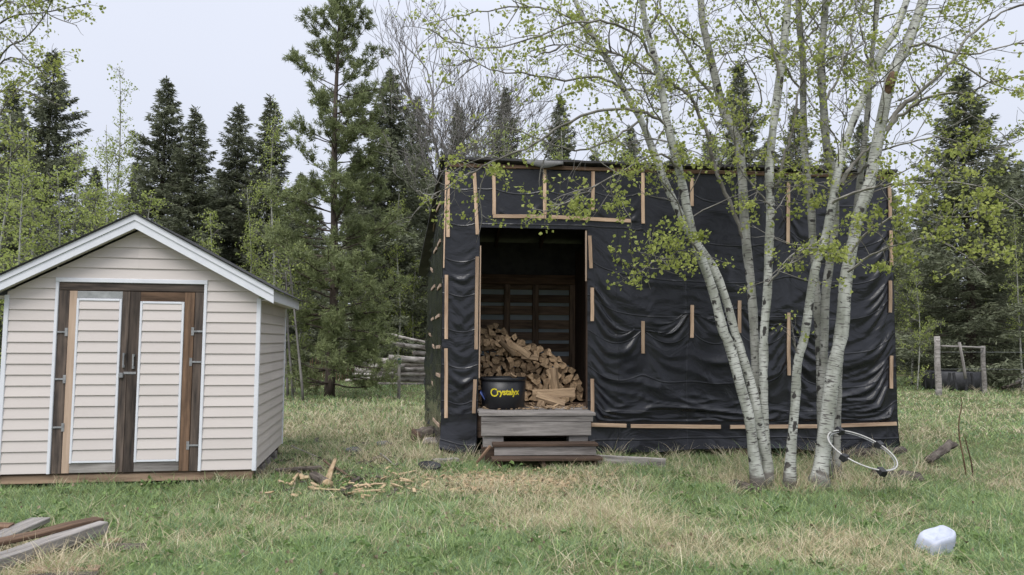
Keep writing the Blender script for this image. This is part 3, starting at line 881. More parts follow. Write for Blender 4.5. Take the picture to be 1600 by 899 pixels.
# side wall, runs a little outwards to the back
SK = -0.30
ang = math.atan2(WS_D, SK)
side_e = Matrix.Rotation(ang + math.pi, 4, 'Z')
side_len = math.hypot(WS_D, SK)
SIDE = Matrix.Translation((SK, WS_D, 0)) @ Matrix.Rotation(math.atan2(-WS_D, -SK), 4, 'Z')   # x runs from the back corner to the front one
def side_top(xl): return 2.72 + (WS_H - 2.72) * xl / side_len
SLATHS = [(0.06, .55, 4.18), (0.25, 1.0, 4.0)]
def side_px(px, py):
    n = (ws.matrix_basis.to_3x3() @ Vector((WS_D, -SK, 0))).normalized()
    p0 = ws_o
    p = on_plane(px, py, p0, n)
    l_ = SIDE.inverted() @ wl_(p)
    return l_.x, l_.z
NX2, NZ2 = 84, 70
spins = [((0, 0.3), (0, 2.7)), ((side_len, 0.3), (side_len, 3.8))]
side_laths = []
for (px, py, px2, py2) in [(681, 447, 676, 453), (681, 346, 679, 360), (684, 330, 690, 318), (680, 395, 684, 388), (686, 384, 690, 376), (676, 500, 680, 497), (683, 497, 688, 493),
                           (672, 521, 675, 524), (678, 540, 681, 543), (684, 543, 689, 542), (684, 585, 690, 588), (677, 597, 680, 602), (679, 655, 688, 665), (672, 640, 674, 648), (675, 420, 678, 424), (686, 452, 690, 446)]:
    a, b_ = side_px(px, py), side_px(px2, py2)
    a = (min(max(a[0], 0.1), side_len - 0.05), a[1]); b_ = (min(max(b_[0], 0.1), side_len - 0.05), b_[1])
    side_laths.append((a, b_)); spins.append((a, b_))
for q in np.linspace(0, side_len, 12):
    spins.append(((q, side_top(q) - 0.05), (q, side_top(q))))
P2, X2, Z2 = drape(NX2, NZ2, side_len, WS_H - 0.12, 0.12, spins, 0.012, 0.02, 260, seed=5)
s2 = link('sheeting', sheet_mesh('sheeting', P2, X2, Z2, lambda cx, cz: cz < side_top(cx) - 0.0), ws)
s2.matrix_local = SIDE
sb = s2.modifiers.new('smooth', 'SUBSURF'); sb.levels = 1; sb.render_levels = 1
for a, b_ in side_laths:
    va, vb = Vector((a[0], -0.020, a[1])), Vector((b_[0], -0.020, b_[1]))
    o = bar('lath', va, vb, 0.045, 0.018, M['pale_board'], None, (0, -1, 0), 0.003)
    mb = o.matrix_basis.copy(); o.parent = ws; o.matrix_basis = SIDE @ mb
# far wall and right wall
for nm, p0, p1, h0, h1 in (('sheeting', (WS_W, 0), (WS_W + 0.05, WS_D), WS_H, 2.72),):
    L = math.hypot(p1[0] - p0[0], p1[1] - p0[1])
    Pn, Xn, Zn = drape(50, 50, L, WS_H - 0.1, 0.1, [((0, WS_H), (L, WS_H)), ((0, .3), (0, WS_H)), ((L, .3), (L, WS_H)), ((L * .33, 0.6), (L * .33, 3)), ((L * .66, .6), (L * .66, 3))], 0.012, 0.02, 160, seed=8)
    Zt = h0 + (h1 - h0) * Xn / L
    Pn[..., 2] *= Zt / WS_H
    o = link(nm, sheet_mesh(nm, Pn, Xn, Zn), ws)
    o.matrix_local = Matrix.Translation((p0[0], p0[1], 0)) @ Matrix.Rotation(math.atan2(p1[1] - p0[1], p1[0] - p0[0]), 4, 'Z')

# laths on the front
for (a, b_), src in zip(segs, VLATHS + HLATHS):
    horiz = abs(src[2] - src[0]) > abs(src[3] - src[1])
    y = -0.024
    bar('lath', (a[0], y, a[1]), (b_[0], y, b_[1]), 0.046 if not horiz else 0.05, 0.02, M['lath'], ws, (0, -1, 0), 0.003, 3, 0.0015)
bar('corner_lath', (0.012, -0.010, 2.45), (0.025, -0.012, WS_H - 0.05), 0.018, 0.03, M['lath'], ws, (0, -1, 0), 0.003)
bar('door_lath', (D0 + 0.006, -0.006, FLOOR + 0.4), (D0 + 0.006, -0.006, DT - 0.25), 0.016, 0.03, M['pale_board'], ws, (0, -1, 0), 0.003)
bar('door_lath', (D1 - 0.004, -0.006, 2.3), (D1 - 0.004, -0.006, DT - 0.02), 0.02, 0.03, M['pale_board'], ws, (0, -1, 0), 0.003)

# roof: one sloping sheet on rafters
def roof_z(y): return WS_H + 0.03 - (WS_H - 2.74) * y / WS_D
RX0, RX1, RY0, RY1 = -0.05, WS_W + 0.06, -0.09, WS_D + 0.25
nr, mr_ = 60, 10
RV, RQ = [], []
xs_r = np.linspace(RX0, RX1, nr); ys_r = np.linspace(RY0, RY1, mr_)
A_, B_ = np.meshgrid(xs_r, ys_r, indexing='ij')
skx = -0.44 * np.clip(B_ / WS_D, 0, 1) * (1 - (A_ - RX0) / (RX1 - RX0))
top = roof_z(B_) + 0.02 * vnoise(A_, B_, 0.7) + 0.012 * vnoise(A_, B_, 0.2) + 0.03
bot = top - 0.03
front = 0 * A_
BX = A_ + skx
Vr = np.concatenate([np.stack([BX, B_ + front * (B_ < 0.5), top], -1).reshape(-1, 3), np.stack([BX, B_ + front * (B_ < 0.5), bot], -1).reshape(-1, 3)])
i, j = np.meshgrid(np.arange(nr - 1), np.arange(mr_ - 1), indexing='ij'); a = (i * mr_ + j).ravel(); N_ = nr * mr_
Qr = [np.stack([a, a + mr_, a + mr_ + 1, a + 1], 1), np.stack([a + 1, a + mr_ + 1, a + mr_, a], 1) + N_]
e0 = np.arange(nr - 1) * mr_
Qr.append(np.stack([e0 + N_, e0 + mr_ + N_, e0 + mr_, e0], 1))
e1 = e0 + mr_ - 1
Qr.append(np.stack([e1, e1 + mr_, e1 + mr_ + N_, e1 + N_], 1))
f0 = np.arange(mr_ - 1)
Qr.append(np.stack([f0, f0 + 1, f0 + 1 + N_, f0 + N_], 1))
f1 = f0 + (nr - 1) * mr_
Qr.append(np.stack([f1 + N_, f1 + 1 + N_, f1 + 1, f1], 1))
roof = link('roof', np_mesh('roof', Vr, np.concatenate(Qr), None, False, None, None, [M['roof_sheet']]), ws)
for q in range(9):
    xq = 0.12 + q * (WS_W - 0.24) / 8
    bar('rafter', (xq, 0.06, roof_z(0.06) - 0.065), (xq, WS_D - 0.06, roof_z(WS_D - 0.06) - 0.065), 0.045, 0.12, M['dark_wood'], ws)
bar('fascia', (0.02, -0.030, WS_H - 0.012), (WS_W - 0.02, -0.030, WS_H - 0.012), 0.045, 0.02, M['brown_board'], ws, (0, -1, 0))
# torn felt tongue hanging over the front edge
fx0, _ = wxz(822, 262); fx1, _ = wxz(878, 262)
fl_n = 9
fv = []
for t in np.linspace(0, 1, fl_n):
    x = fx0 + (fx1 - fx0) * t
    drop = 0.01 + 0.07 * math.sin(math.pi * min(1, t * 1.1)) ** 1.5 * (0.5 + 0.5 * t)
    fv += [(x, -0.100, roof_z(-0.1) + 0.012), (x, -0.106, roof_z(-0.1) - 0.02), (x, -0.112, roof_z(-0.1) - 0.03 - drop)]
fq = []
for q in range(fl_n - 1):
    for r in range(2):
        fq.append((q * 3 + r, q * 3 + r + 1, q * 3 + r + 4, q * 3 + r + 3))
flo = link('roof_flap', np_mesh('roof_flap', fv, fq, None, True, None, None, [M['flap']]), ws)
so = flo.modifiers.new('thick', 'SOLIDIFY'); so.thickness = 0.006; so.offset = 0

# inside: posts, girts and a slatted back wall with pale sheeting behind it
def translucent_sheet():
    m, n, l, b = new_mat('weathered pale sheeting')
    nz = n.new('ShaderNodeTexNoise'); nz.inputs['Scale'].default_value = 3.0
    tc = n.new('ShaderNodeTexCoord'); l.new(tc.outputs['Object'], nz.inputs['Vector'])
    r = n.new('ShaderNodeValToRGB'); r.color_ramp.elements[0].color = (0.22, 0.25, 0.31, 1); r.color_ramp.elements[1].color = (0.38, 0.42, 0.50, 1)
    l.new(nz.outputs['Fac'], r.inputs[0]); l.new(r.outputs[0], b.inputs['Base Color']); b.inputs['Roughness'].default_value = 0.5
    tr = n.new('ShaderNodeBsdfTranslucent'); l.new(r.outputs[0], tr.inputs['Color'])
    ms = n.new('ShaderNodeMixShader'); ms.inputs[0].default_value = 0.4
    l.new(b.outputs[0], ms.inputs[1]); l.new(tr.outputs[0], ms.inputs[2]); l.new(ms.outputs[0], n['Material Output'].inputs['Surface'])
    return m
M['pale_sheet'] = translucent_sheet()
BY = 2.6                                      # the partition behind the stack
bs = np_mesh('back_sheet', [(-0.1, BY + 0.06, 0.3), (WS_W, BY + 0.06, 0.3), (WS_W, BY + 0.06, 2.45), (-0.1, BY + 0.06, 2.45)], [(0, 1, 2, 3)], None, False, None, None, [M['pale_sheet']])
link('back_sheet', bs, ws)
zq = 0.66
rr = random.Random(4)
while zq < 2.42:
    hgt = rr.choice((0.135, 0.15, 0.17))
    box_between('wall_board', 0.03, WS_W - 0.05, BY, BY + 0.022, zq, zq + hgt, M['inner_board'], ws)
    zq += hgt + rr.choice((0.055, 0.075, 0.085))
box_between('girt', 0.03, WS_W - 0.05, BY - 0.10, BY - 0.002, 2.44, 2.60, M['brown_board'], ws)
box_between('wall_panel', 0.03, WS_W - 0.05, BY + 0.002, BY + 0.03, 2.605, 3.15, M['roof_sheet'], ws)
for px_ in (793, 838, 897):
    p = at(px_, 450, 12.3); q = wl_(p)
    box_between('post', q.x - 0.05, q.x + 0.05, BY - 0.115, BY - 0.003 if px_ != 838 else BY - 0.02, FLOOR, 2.435, M['inner_board'], ws)
for x0_ in (D0 - 0.10, D1 + 0.01):
    box_between('door_post', x0_, x0_ + 0.09, 0.012, 0.10, FLOOR - 0.3, DT + 0.05, M['dark_wood'], ws)
box_between('door_lintel', D0 - 0.1, D1 + 0.1, 0.014, 0.10, DT + 0.052, DT + 0.18, M['brown_board'], ws)
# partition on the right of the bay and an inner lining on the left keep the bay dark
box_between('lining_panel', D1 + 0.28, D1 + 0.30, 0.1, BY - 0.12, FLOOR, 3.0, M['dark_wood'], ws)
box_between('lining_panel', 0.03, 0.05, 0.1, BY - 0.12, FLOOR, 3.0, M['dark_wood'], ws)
# floor boards across the bay and sill beams under the whole building
yb = 0.0
while yb < BY - 0.15:
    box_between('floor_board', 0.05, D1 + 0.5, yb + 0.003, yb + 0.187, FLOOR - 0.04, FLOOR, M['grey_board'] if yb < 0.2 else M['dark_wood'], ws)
    yb += 0.19
box_between('sill_beam', 0.04, WS_W - 0.04, 0.03, 0.17, 0.22, FLOOR - 0.045, M['dark_wood'], ws)
box_between('sill_beam', 0.04, WS_W - 0.04, WS_D - 0.2, WS_D - 0.06, 0.22, FLOOR - 0.045, M['dark_wood'], ws)
for xq in (0.15, 2.0, 4.0, 6.0):
    for yq in (0.1, WS_D - 0.13):
        box_between('foundation_block', xq - 0.14, xq + 0.14, yq - 0.10, yq + 0.10, -0.05, 0.218, M['dark_wood'], ws)

# door step platform in front of the opening
PX0, PX1 = D0 - 0.015, D1 + 0.02
PF = -0.52
for q in range(3):
    y0_ = PF + q * 0.172
    box_between('platform_board', PX0 + 0.01 * (q % 2), PX1 - 0.008 * q, y0_, y0_ + 0.166, FLOOR - 0.042, FLOOR - 0.004, M['grey_board'], ws)
box_between('platform_edge', PX0 + 0.03, PX1 - 0.03, PF + 0.012, PF + 0.052, FLOOR - 0.115, FLOOR - 0.046, M['grey_board'], ws)
box_between('platform_beam', PX0 + 0.03, PX1 - 0.06, PF - 0.014, PF + 0.030, FLOOR - 0.285, FLOOR - 0.119, M['grey_board'], ws)
box_between('platform_joist', PX0 + 0.035, PX0 + 0.085, PF + 0.056, -0.02, FLOOR - 0.22, FLOOR - 0.046, M['dark_wood'], ws)
box_between('platform_joist', PX1 - 0.09, PX1 - 0.04, PF + 0.056, -0.02, FLOOR - 0.22, FLOOR - 0.046, M['dark_wood'], ws)
for x0_, x1_ in ((PX0 + 0.06, PX0 + 0.31), (PX1 - 0.33, PX1 - 0.09)):
    box_between('platform_block', x0_, x1_, PF + 0.035, PF + 0.24, 0.172, FLOOR - 0.288, M['grey_board'], ws)
    box_between('platform_block', x0_ - 0.02, x1_ + 0.02, PF + 0.02, PF + 0.26, -0.05, 0.170, M['dark_wood'], ws)

# loose steps standing before the platform
st_o = ws_o + wx * PX0 + wy * (PF - 0.36)
steps = empty('wooden_steps', (st_o.x, st_o.y, gz(st_o.x, st_o.y) - 0.01), WS_RZ)
tag(steps, 'low brown two tread wooden steps below the woodshed doorway', 'steps')
LW = PX1 - PX0
box_between('tread', 0.16, LW - 0.02, 0.10, 0.33, 0.235, 0.268, M['dark_wood'], steps)
box_between('tread', 0.14, LW + 0.0, -0.10, 0.12, 0.095, 0.125, M['dark_wood'], steps)
box_between('riser', 0.18, LW - 0.04, 0.125, 0.145, 0.128, 0.232, M['grey_board'], steps)
for xq in (0.20, LW / 2, LW - 0.10):
    box_between('stringer', xq, xq + 0.04, -0.07, 0.120, -0.02, 0.092, M['dark_wood'], steps)
    box_between('stringer', xq, xq + 0.04, 0.148, 0.32, -0.02, 0.232, M['dark_wood'], steps)

# ------------------------------------------------------------------ trees
def smooth_path(pts, n):
    """Catmull-Rom through the points"""
    P = np.asarray([tuple(p) for p in pts], float)
    if len(P) < 3:
        t = np.linspace(0, 1, n)[:, None]
        return P[0] * (1 - t) + P[-1] * t
    E = np.concatenate([[2 * P[0] - P[1]], P, [2 * P[-1] - P[-2]]])
    out = []
    ts = np.linspace(0, len(P) - 1 - 1e-6, n)
    for t in ts:
        i = int(t); f = t - i
        p0, p1, p2, p3 = E[i], E[i + 1], E[i + 2], E[i + 3]
        out.append(0.5 * ((2 * p1) + (-p0 + p2) * f + (2 * p0 - 5 * p1 + 4 * p2 - p3) * f * f + (-p0 + 3 * p1 - 3 * p2 + p3) * f ** 3))
    return np.array(out)
def grow(start, direction, length, n, rng, wob=0.12, lift=0.0):
    """a wandering shoot"""
    p = np.array(start, float); d = np.array(direction, float); d /= np.linalg.norm(d)
    out = [p.copy()]
    for k in range(n):
        d = d + rng.normal(size=3) * wob; d[2] += lift
        d /= np.linalg.norm(d)
        p = p + d * (length / n)
        out.append(p.copy())
    return np.array(out)
def side_dir(t, rng, up=0.4, spread=1.0):
    t = t / np.linalg.norm(t)
    r = rng.normal(size=3); r -= r.dot(t) * t; r /= np.linalg.norm(r) + 1e-9
    return r * spread + t * up
def shoot(br, lv, path, r0, rng, depth, leaf_n, leaf_size, twig_len, tw_every=0.16, bare=0.0):
    """a branch with twigs and, at the twig ends, leaf clusters"""
    n = len(path)
    br.tube(path, np.linspace(r0, max(r0 * 0.25, 0.0022), n), 5 if r0 > 0.012 else 4, cap=False)
    seglen = np.linalg.norm(np.diff(path, axis=0), axis=1)
    L = seglen.sum()
    nt = max(2, int(L / tw_every))
    for q in range(nt):
        f = rng.uniform(0.2, 1.0)
        i = min(int(f * (n - 1)), n - 2)
        p = path[i] + (path[i + 1] - path[i]) * (f * (n - 1) - i)
        t = path[i + 1] - path[i]
        d = side_dir(t, rng, 0.9); d[2] += 0.15
        tl = twig_len * rng.uniform(0.35, 1.2) * (1.15 - 0.5 * f)
        tw = grow(p, d, tl, 4, rng, 0.22, 0.04)
        br.tube(tw, np.linspace(max(r0 * 0.28, 0.0032), 0.0016, 5), 3, cap=False)
        if depth > 0 and tl > 0.25:
            for s in range(2):
                j = rng.integers(1, 4)
                t2 = grow(tw[j], side_dir(tw[j + 1] - tw[j], rng, 0.8), tl * 0.5, 3, rng, 0.25, 0.03)
                br.tube(t2, np.linspace(0.0026, 0.0014, 4), 3, cap=False)
                if rng.random() > bare: clump(lv, t2[-1], leaf_n, leaf_size, rng)
        if rng.random() > bare:
            clump(lv, tw[-1], leaf_n, leaf_size, rng)
            if rng.random() < 0.5: clump(lv, tw[2], max(2, leaf_n // 2), leaf_size, rng)
def clump(lv, p, n, size, rng):
    m = max(1, int(n * rng.uniform(0.5, 1.4)))
    pts = p + rng.normal(size=(m, 3)) * size * np.array([0.95, 0.95, 0.7])
    t = rng.uniform(0.0, 0.5)
    leaf_cards(lv, pts, size, rng, 0.35, 1.05, (t, min(1.0, t + 0.6)))

def ppath(pts, Y, dy=None):
    """photo pixels at depth(s) Y -> points"""
    n = len(pts)
    ys_ = Y if isinstance(Y, (list, tuple)) else [Y] * n
    if len(ys_) != n:
        ys_ = np.interp(np.linspace(0, 1, n), np.linspace(0, 1, len(ys_)), ys_)
    return [at(x, y, yy) for (x, y), yy in zip(pts, ys_)]
PXM = 1.0 / FPX

# measured stems of the aspen clump: pixel path foot -> top, depths, widths in pixels at foot, middle, top
STEMS = [
 dict(label='white aspen with curved lean towards the open doorway, frontmost of its clump', mat='aspen', w=(27, 21, 13), Y=(7.75, 7.7, 7.5, 7.3),
      path=[(1186, 762), (1178, 715), (1171, 655), (1156, 600), (1140, 540), (1129, 515), (1115, 458), (1093, 396), (1084, 371), (1075, 333), (1062, 271), (1047, 213), (1039, 173), (1031, 120), (1020, 80), (1009, 40), (1003, 0), (998, -60), (1000, -180)],
      limbs=[([(1037, 192), (999, 173), (940, 172), (880, 195), (830, 228), (772, 251), (723, 277), (699, 294), (674, 304), (650, 299)], (7.5, 7.4, 7.2, 7.0), 9),
             ([(1026, 100), (1000, 60), (960, 40), (900, 35), (830, 60), (760, 75), (700, 60)], (7.4, 7.0, 6.8), 8),
             ([(1060, 262), (1030, 240), (985, 262), (930, 290), (880, 320), (850, 330)], (7.5, 7.1, 6.9), 7),
             ([(1093, 396), (1070, 372), (1050, 400), (1020, 410), (1000, 425), (985, 440)], (7.6, 7.3, 7.1), 6),
             ([(1012, 50), (1028, 20), (1040, -20), (1050, -80)], (7.4, 7.5), 8)]),
 dict(label='aspen crossing behind the curved stem and leaning out over the roof', mat='aspen', w=(24, 19, 11), Y=(7.85, 7.95, 8.0, 7.9),
      path=[(1198, 762), (1200, 724), (1190, 687), (1178, 618), (1162, 562), (1150, 525), (1137, 477), (1118, 425), (1090, 382), (1072, 355), (1056, 321), (1040, 287), (1017, 227), (1001, 187), (988, 165), (972, 135), (952, 100), (930, 60), (905, 15), (880, -50)],
      limbs=[([(975, 140), (930, 120), (880, 125), (820, 115), (760, 105), (690, 60)], (7.9, 7.6, 7.4), 8),
             ([(1001, 187), (960, 215), (905, 235), (860, 225), (800, 200), (740, 195)], (8.0, 7.7, 7.6), 7),
             ([(930, 60), (880, 20), (820, 10), (740, 20), (660, 40)], (7.9, 7.6), 7)]),
 dict(label='straight upright white aspen in the middle of the clump', mat='aspen', w=(23, 20, 17), Y=(7.95, 7.95, 7.95),
      path=[(1198, 752), (1195, 674), (1193, 625), (1193, 562), (1194, 515), (1199, 458), (1201, 396), (1204, 333), (1202, 271), (1204, 240), (1210, 183), (1220, 110), (1227, 50), (1231, 0), (1236, -70), (1240, -200)],
      limbs=[([(1217, 120), (1205, 60), (1188, 15), (1170, -20)], (7.9, 7.7), 8),
             ([(1206, 290), (1217, 283), (1227, 240), (1240, 193), (1250, 133), (1270, 113), (1300, 90), (1330, 86), (1362, 112)], (7.95, 7.8, 7.6), 9),
             ([(1203, 320), (1180, 296), (1150, 250), (1148, 220), (1162, 190), (1160, 150)], (7.9, 7.6), 6),
             ([(1200, 445), (1222, 420), (1250, 405), (1290, 392), (1320, 400)], (7.9, 7.5), 6)]),
 dict(label='dark barked forked aspen behind the straight one', mat='aspen_dark', w=(24, 22, 14), Y=(8.25, 8.3, 8.3),
      path=[(1188, 745), (1184, 660), (1181, 580), (1178, 515), (1173, 442), (1167, 390), (1163, 343), (1161, 300), (1158, 256), (1153, 222), (1143, 200), (1130, 171), (1119, 128), (1108, 80), (1098, 35), (1095, 0), (1088, -70), (1085, -180)],
      limbs=[([(1167, 392), (1157, 361), (1137, 309), (1118, 265), (1105, 208), (1084, 160), (1068, 144), (1041, 125), (1020, 115), (996, 104), (967, 85), (935, 82), (880, 70), (830, 80)], (8.3, 8.2, 8.0, 7.8), 13),
             ([(1126, 165), (1089, 120), (1065, 75), (1044, 37), (1028, 13), (1010, -20)], (8.3, 8.2), 10),
             ([(1100, 80), (1080, 62), (1055, 40), (1045, 5)], (8.3, 8.1), 6),
             ([(1150, 215), (1175, 190), (1190, 150), (1170, 100), (1150, 82), (1120, 88)], (8.3, 8.0), 6)]),
 dict(label='single slim aspen standing alone between the two clumps', mat='aspen', w=(23, 19, 14), Y=(7.7, 7.7, 7.8),
      path=[(1233, 766), (1237, 693), (1243, 625), (1246, 568), (1256, 531), (1260, 508), (1272, 427), (1290, 371), (1303, 302), (1309, 268), (1320, 227), (1337, 180), (1357, 133), (1373, 90), (1398, 50), (1417, 0), (1440, -70), (1460, -170)],
      limbs=[([(1250, 560), (1243, 545), (1238, 530)], (7.7, 7.65), 7),
             ([(1290, 371), (1262, 388), (1235, 400), (1200, 440)], (7.7, 7.3), 6),
             ([(1300, 318), (1330, 305), (1374, 291), (1418, 288), (1492, 285), (1560, 300), (1610, 330)], (7.6, 7.2, 6.9), 9),
             ([(1365, 110), (1350, 70), (1345, 30), (1350, -10)], (7.7, 7.5), 7)]),
 dict(label='thick aspen with a brown bark wound leaning over the roof corner', mat='aspen', w=(38, 28, 21), Y=(7.75, 7.8, 7.85),
      path=[(1279, 756), (1282, 735), (1288, 690), (1299, 603), (1306, 562), (1316, 512), (1321, 442), (1328, 402), (1340, 343), (1356, 296), (1364, 260), (1373, 213), (1387, 143), (1397, 108), (1414, 78), (1432, 30), (1443, 0), (1465, -70), (1490, -180)],
      limbs=[([(1385, 205), (1407, 170), (1434, 147), (1474, 111), (1514, 58), (1559, 22), (1610, 5)], (7.8, 7.6, 7.4), 14),
             ([(1388, 200), (1415, 175), (1452, 151), (1514, 147), (1545, 129), (1610, 118)], (7.8, 7.5, 7.2), 11),
             ([(1325, 425), (1360, 400), (1400, 385), (1450, 372), (1500, 395), (1540, 430)], (7.7, 7.2, 6.9), 7),
             ([(1415, 75), (1450, 70), (1500, 85), (1560, 75), (1610, 60)], (7.8, 7.4), 9),
             ([(1313, 290), (1333, 257), (1360, 230), (1376, 205)], (7.95, 7.85), 13),
             ([(1330, 395), (1360, 360), (1420, 330), (1480, 340), (1560, 330), (1610, 300)], (7.7, 7.3, 7.0), 7)]),
 dict(label='upright aspen behind the thick stem, dark marks on its upper trunk', mat='aspen_dark', w=(22, 20, 15), Y=(8.15, 8.2, 8.25),
      path=[(1292, 742), (1284, 650), (1283, 609), (1287, 562), (1288, 510), (1290, 458), (1297, 408), (1304, 349), (1302, 271), (1292, 233), (1287, 167), (1283, 100), (1288, 33), (1290, 0), (1294, -70), (1300, -200)],
      limbs=[([(1288, 160), (1310, 120), (1330, 70), (1335, 20), (1350, -20)], (8.2, 8.0), 8),
             ([(1300, 300), (1260, 282), (1235, 300), (1210, 330)], (8.2, 7.8), 6),
             ([(1284, 110), (1260, 70), (1250, 30), (1230, 0)], (8.2, 8.3), 6)]),
 dict(label='mossy marked aspen leaning slightly to the doorway side of the thick stem', mat='aspen_dark', w=(20, 18, 12), Y=(8.3, 8.4, 8.5),
      path=[(1288, 738), (1283, 640), (1281, 560), (1278, 500), (1274, 430), (1270, 380), (1267, 318), (1262, 285), (1257, 233), (1255, 167), (1255, 100), (1250, 50), (1247, 0), (1243, -70), (1240, -180)],
      limbs=[([(1256, 150), (1230, 110), (1200, 90), (1170, 95), (1140, 110)], (8.4, 8.2), 7),
             ([(1252, 70), (1280, 40), (1300, 20), (1330, -10)], (8.4, 8.3), 7)]),
 dict(label='short slim aspen half hidden by the thick stem beside the pale hoop', mat='aspen_dark', w=(18, 16, 9), Y=(8.35, 8.35, 8.3),
      path=[(1306, 735), (1308, 690), (1309, 640), (1310, 590), (1314, 520), (1322, 450), (1330, 390), (1338, 330), (1345, 270), (1352, 210), (1358, 150), (1362, 90), (1370, 20), (1376, -60)],
      limbs=[([(1345, 270), (1370, 240), (1410, 225), (1470, 215), (1540, 235), (1605, 215)], (8.05, 7.7, 7.5), 7)]),
]
SPRAYS = {0: [(1035, 400, 34, 26, 20, 7.2), (1110, 375, 24, 22, 8, 7.3), (910, 325, 40, 18, 12, 7.0), (780, 285, 50, 22, 9, 7.0), (1080, 245, 45, 22, 12, 7.3)],
          1: [(900, 120, 90, 50, 14, 7.6), (1000, 245, 40, 25, 10, 7.6)], 2: [(1160, 330, 30, 40, 7, 7.6), (1240, 120, 40, 60, 8, 7.6)],
          4: [(1300, 410, 34, 26, 16, 7.3), (1480, 300, 60, 22, 12, 6.9)], 5: [(1520, 340, 55, 45, 26, 6.9), (1430, 395, 40, 20, 10, 7.1), (1360, 345, 25, 30, 8, 7.3), (1500, 160, 60, 50, 10, 7.4)],
          8: [(1270, 300, 40, 25, 10, 7.7), (1480, 225, 70, 20, 8, 7.6)]}
for si, S in enumerate(STEMS):
    rng = np.random.default_rng(100 + si)
    raw = ppath(S['path'], S['Y'])
    foot = raw[0]
    base = Vector((foot.x, foot.y, gz(foot.x, foot.y)))
    root = empty('aspen_tree', base)
    tag(root, S['label'], 'tree', 'aspens growing before the woodshed')
    off = np.array(base)
    path = smooth_path(raw, 46) - off
    path[0, 2] = -0.10
    n = len(path)
    wpx = np.interp(np.linspace(0, 1, n), [0, 0.06, 0.5, 1], [S['w'][0], S['w'][0] * 0.9, S['w'][1], S['w'][2]])
    rad = wpx * 0.325 * PXM * (path[:, 1] + off[1])
    rad *= 1 + 0.05 * rng.normal(size=n) * (np.arange(n) > 2)
    rad[:4] *= np.array([1.65, 1.32, 1.12, 1.04])
    tr = Acc(); tr.tube(path, rad, 12)
    o = link('trunk', tr.mesh('trunk', True, [M[S['mat']]]), root)
    br, lv = Acc(), Acc()
    limbs = []
    for pts, Y, w in S['limbs']:
        pp = smooth_path(ppath(pts, Y), 4 * len(pts)) - off
        pp[1:-1] += rng.normal(size=(len(pp) - 2, 3)) * 0.008
        limbs.append((pp, w * 0.31 * PXM * 7.6))
    # smaller limbs off the upper trunk
    for q in range(7):
        f = rng.uniform(0.50, 0.97)
        i = int(f * (n - 2))
        d = side_dir(path[i + 1] - path[i], rng, 0.55)
        d[1] *= 0.8
        pp = grow(path[i], d, rng.uniform(0.9, 1.9), 9, rng, 0.14, 0.03)
        limbs.append((pp, rng.uniform(0.006, 0.011)))
    for pp, r0 in limbs:
        shoot(br, lv, pp, r0, rng, 1, 11, 0.038, 0.42, 0.15, 0.42)
        # a side limb or two
        L = np.linalg.norm(np.diff(pp, axis=0), axis=1).sum()
        for q in range(int(L / 0.55)):
            i = rng.integers(len(pp) // 5, len(pp) - 1)
            d = side_dir(pp[i] - pp[i - 1], rng, 0.8)
            p2 = grow(pp[i], d, rng.uniform(0.35, 0.9), 7, rng, 0.18, 0.02)
            shoot(br, lv, p2, max(0.005, r0 * 0.45), rng, 0, 11, 0.038, 0.3, 0.15, 0.42)
    # leafy sprays that hang low in front of the sheeting
    for (zx, zy, sx_, sy_, cnt, ny) in SPRAYS.get(si, []):
        pool = np.concatenate([pp for pp, _ in limbs] + [path[n // 3:]])
        for q in range(int(cnt * 0.75)):
            tip = np.array(at(zx + rng.normal() * sx_, zy + rng.normal() * sy_, ny + rng.normal() * 0.25)) - off
            near = pool[np.argmin(((pool - tip) ** 2).sum(1))]
            mid = (near + tip) / 2 + rng.normal(size=3) * 0.04
            tw = smooth_path([near, mid, tip], 7)
            br.tube(tw, np.linspace(0.005, 0.0018, 7), 3, cap=False)
            for k in range(3, 7): clump(lv, tw[k] + rng.normal(size=3) * 0.02, 6, 0.037, rng)
            clump(lv, tip, 14, 0.039, rng)
    link('branches', br.mesh('branches', True, [M['twig']]), root)
    link('leaves', lv.mesh('leaves', False, [M['leaf']], True), root)

# brown wound where the bark has split on the thick aspen
# (kept as a shallow plate of bare wood along the trunk)
wp = smooth_path(ppath([(1386, 152), (1391, 128), (1396, 110)], 7.79), 6)
wroot = [o for o in bpy.data.objects if o.name.startswith('aspen_tree') and 'brown bark wound' in o.get('label', '')][0]
wa = Acc(); wa.tube(wp - np.array(wroot.location), np.array([0.02, 0.045, 0.052, 0.05, 0.04, 0.015]), 7)
link('bark_wound', wa.mesh('bark_wound', True, [M['brown_board']]), wroot)

def add_copy(src_parts, name, loc, rz, scale, label, group):
    root = empty(name, loc, rz)
    root.scale = scale
    tag(root, label, 'tree', group)
    for pn, me in src_parts:
        link(pn, me, root)
    return root

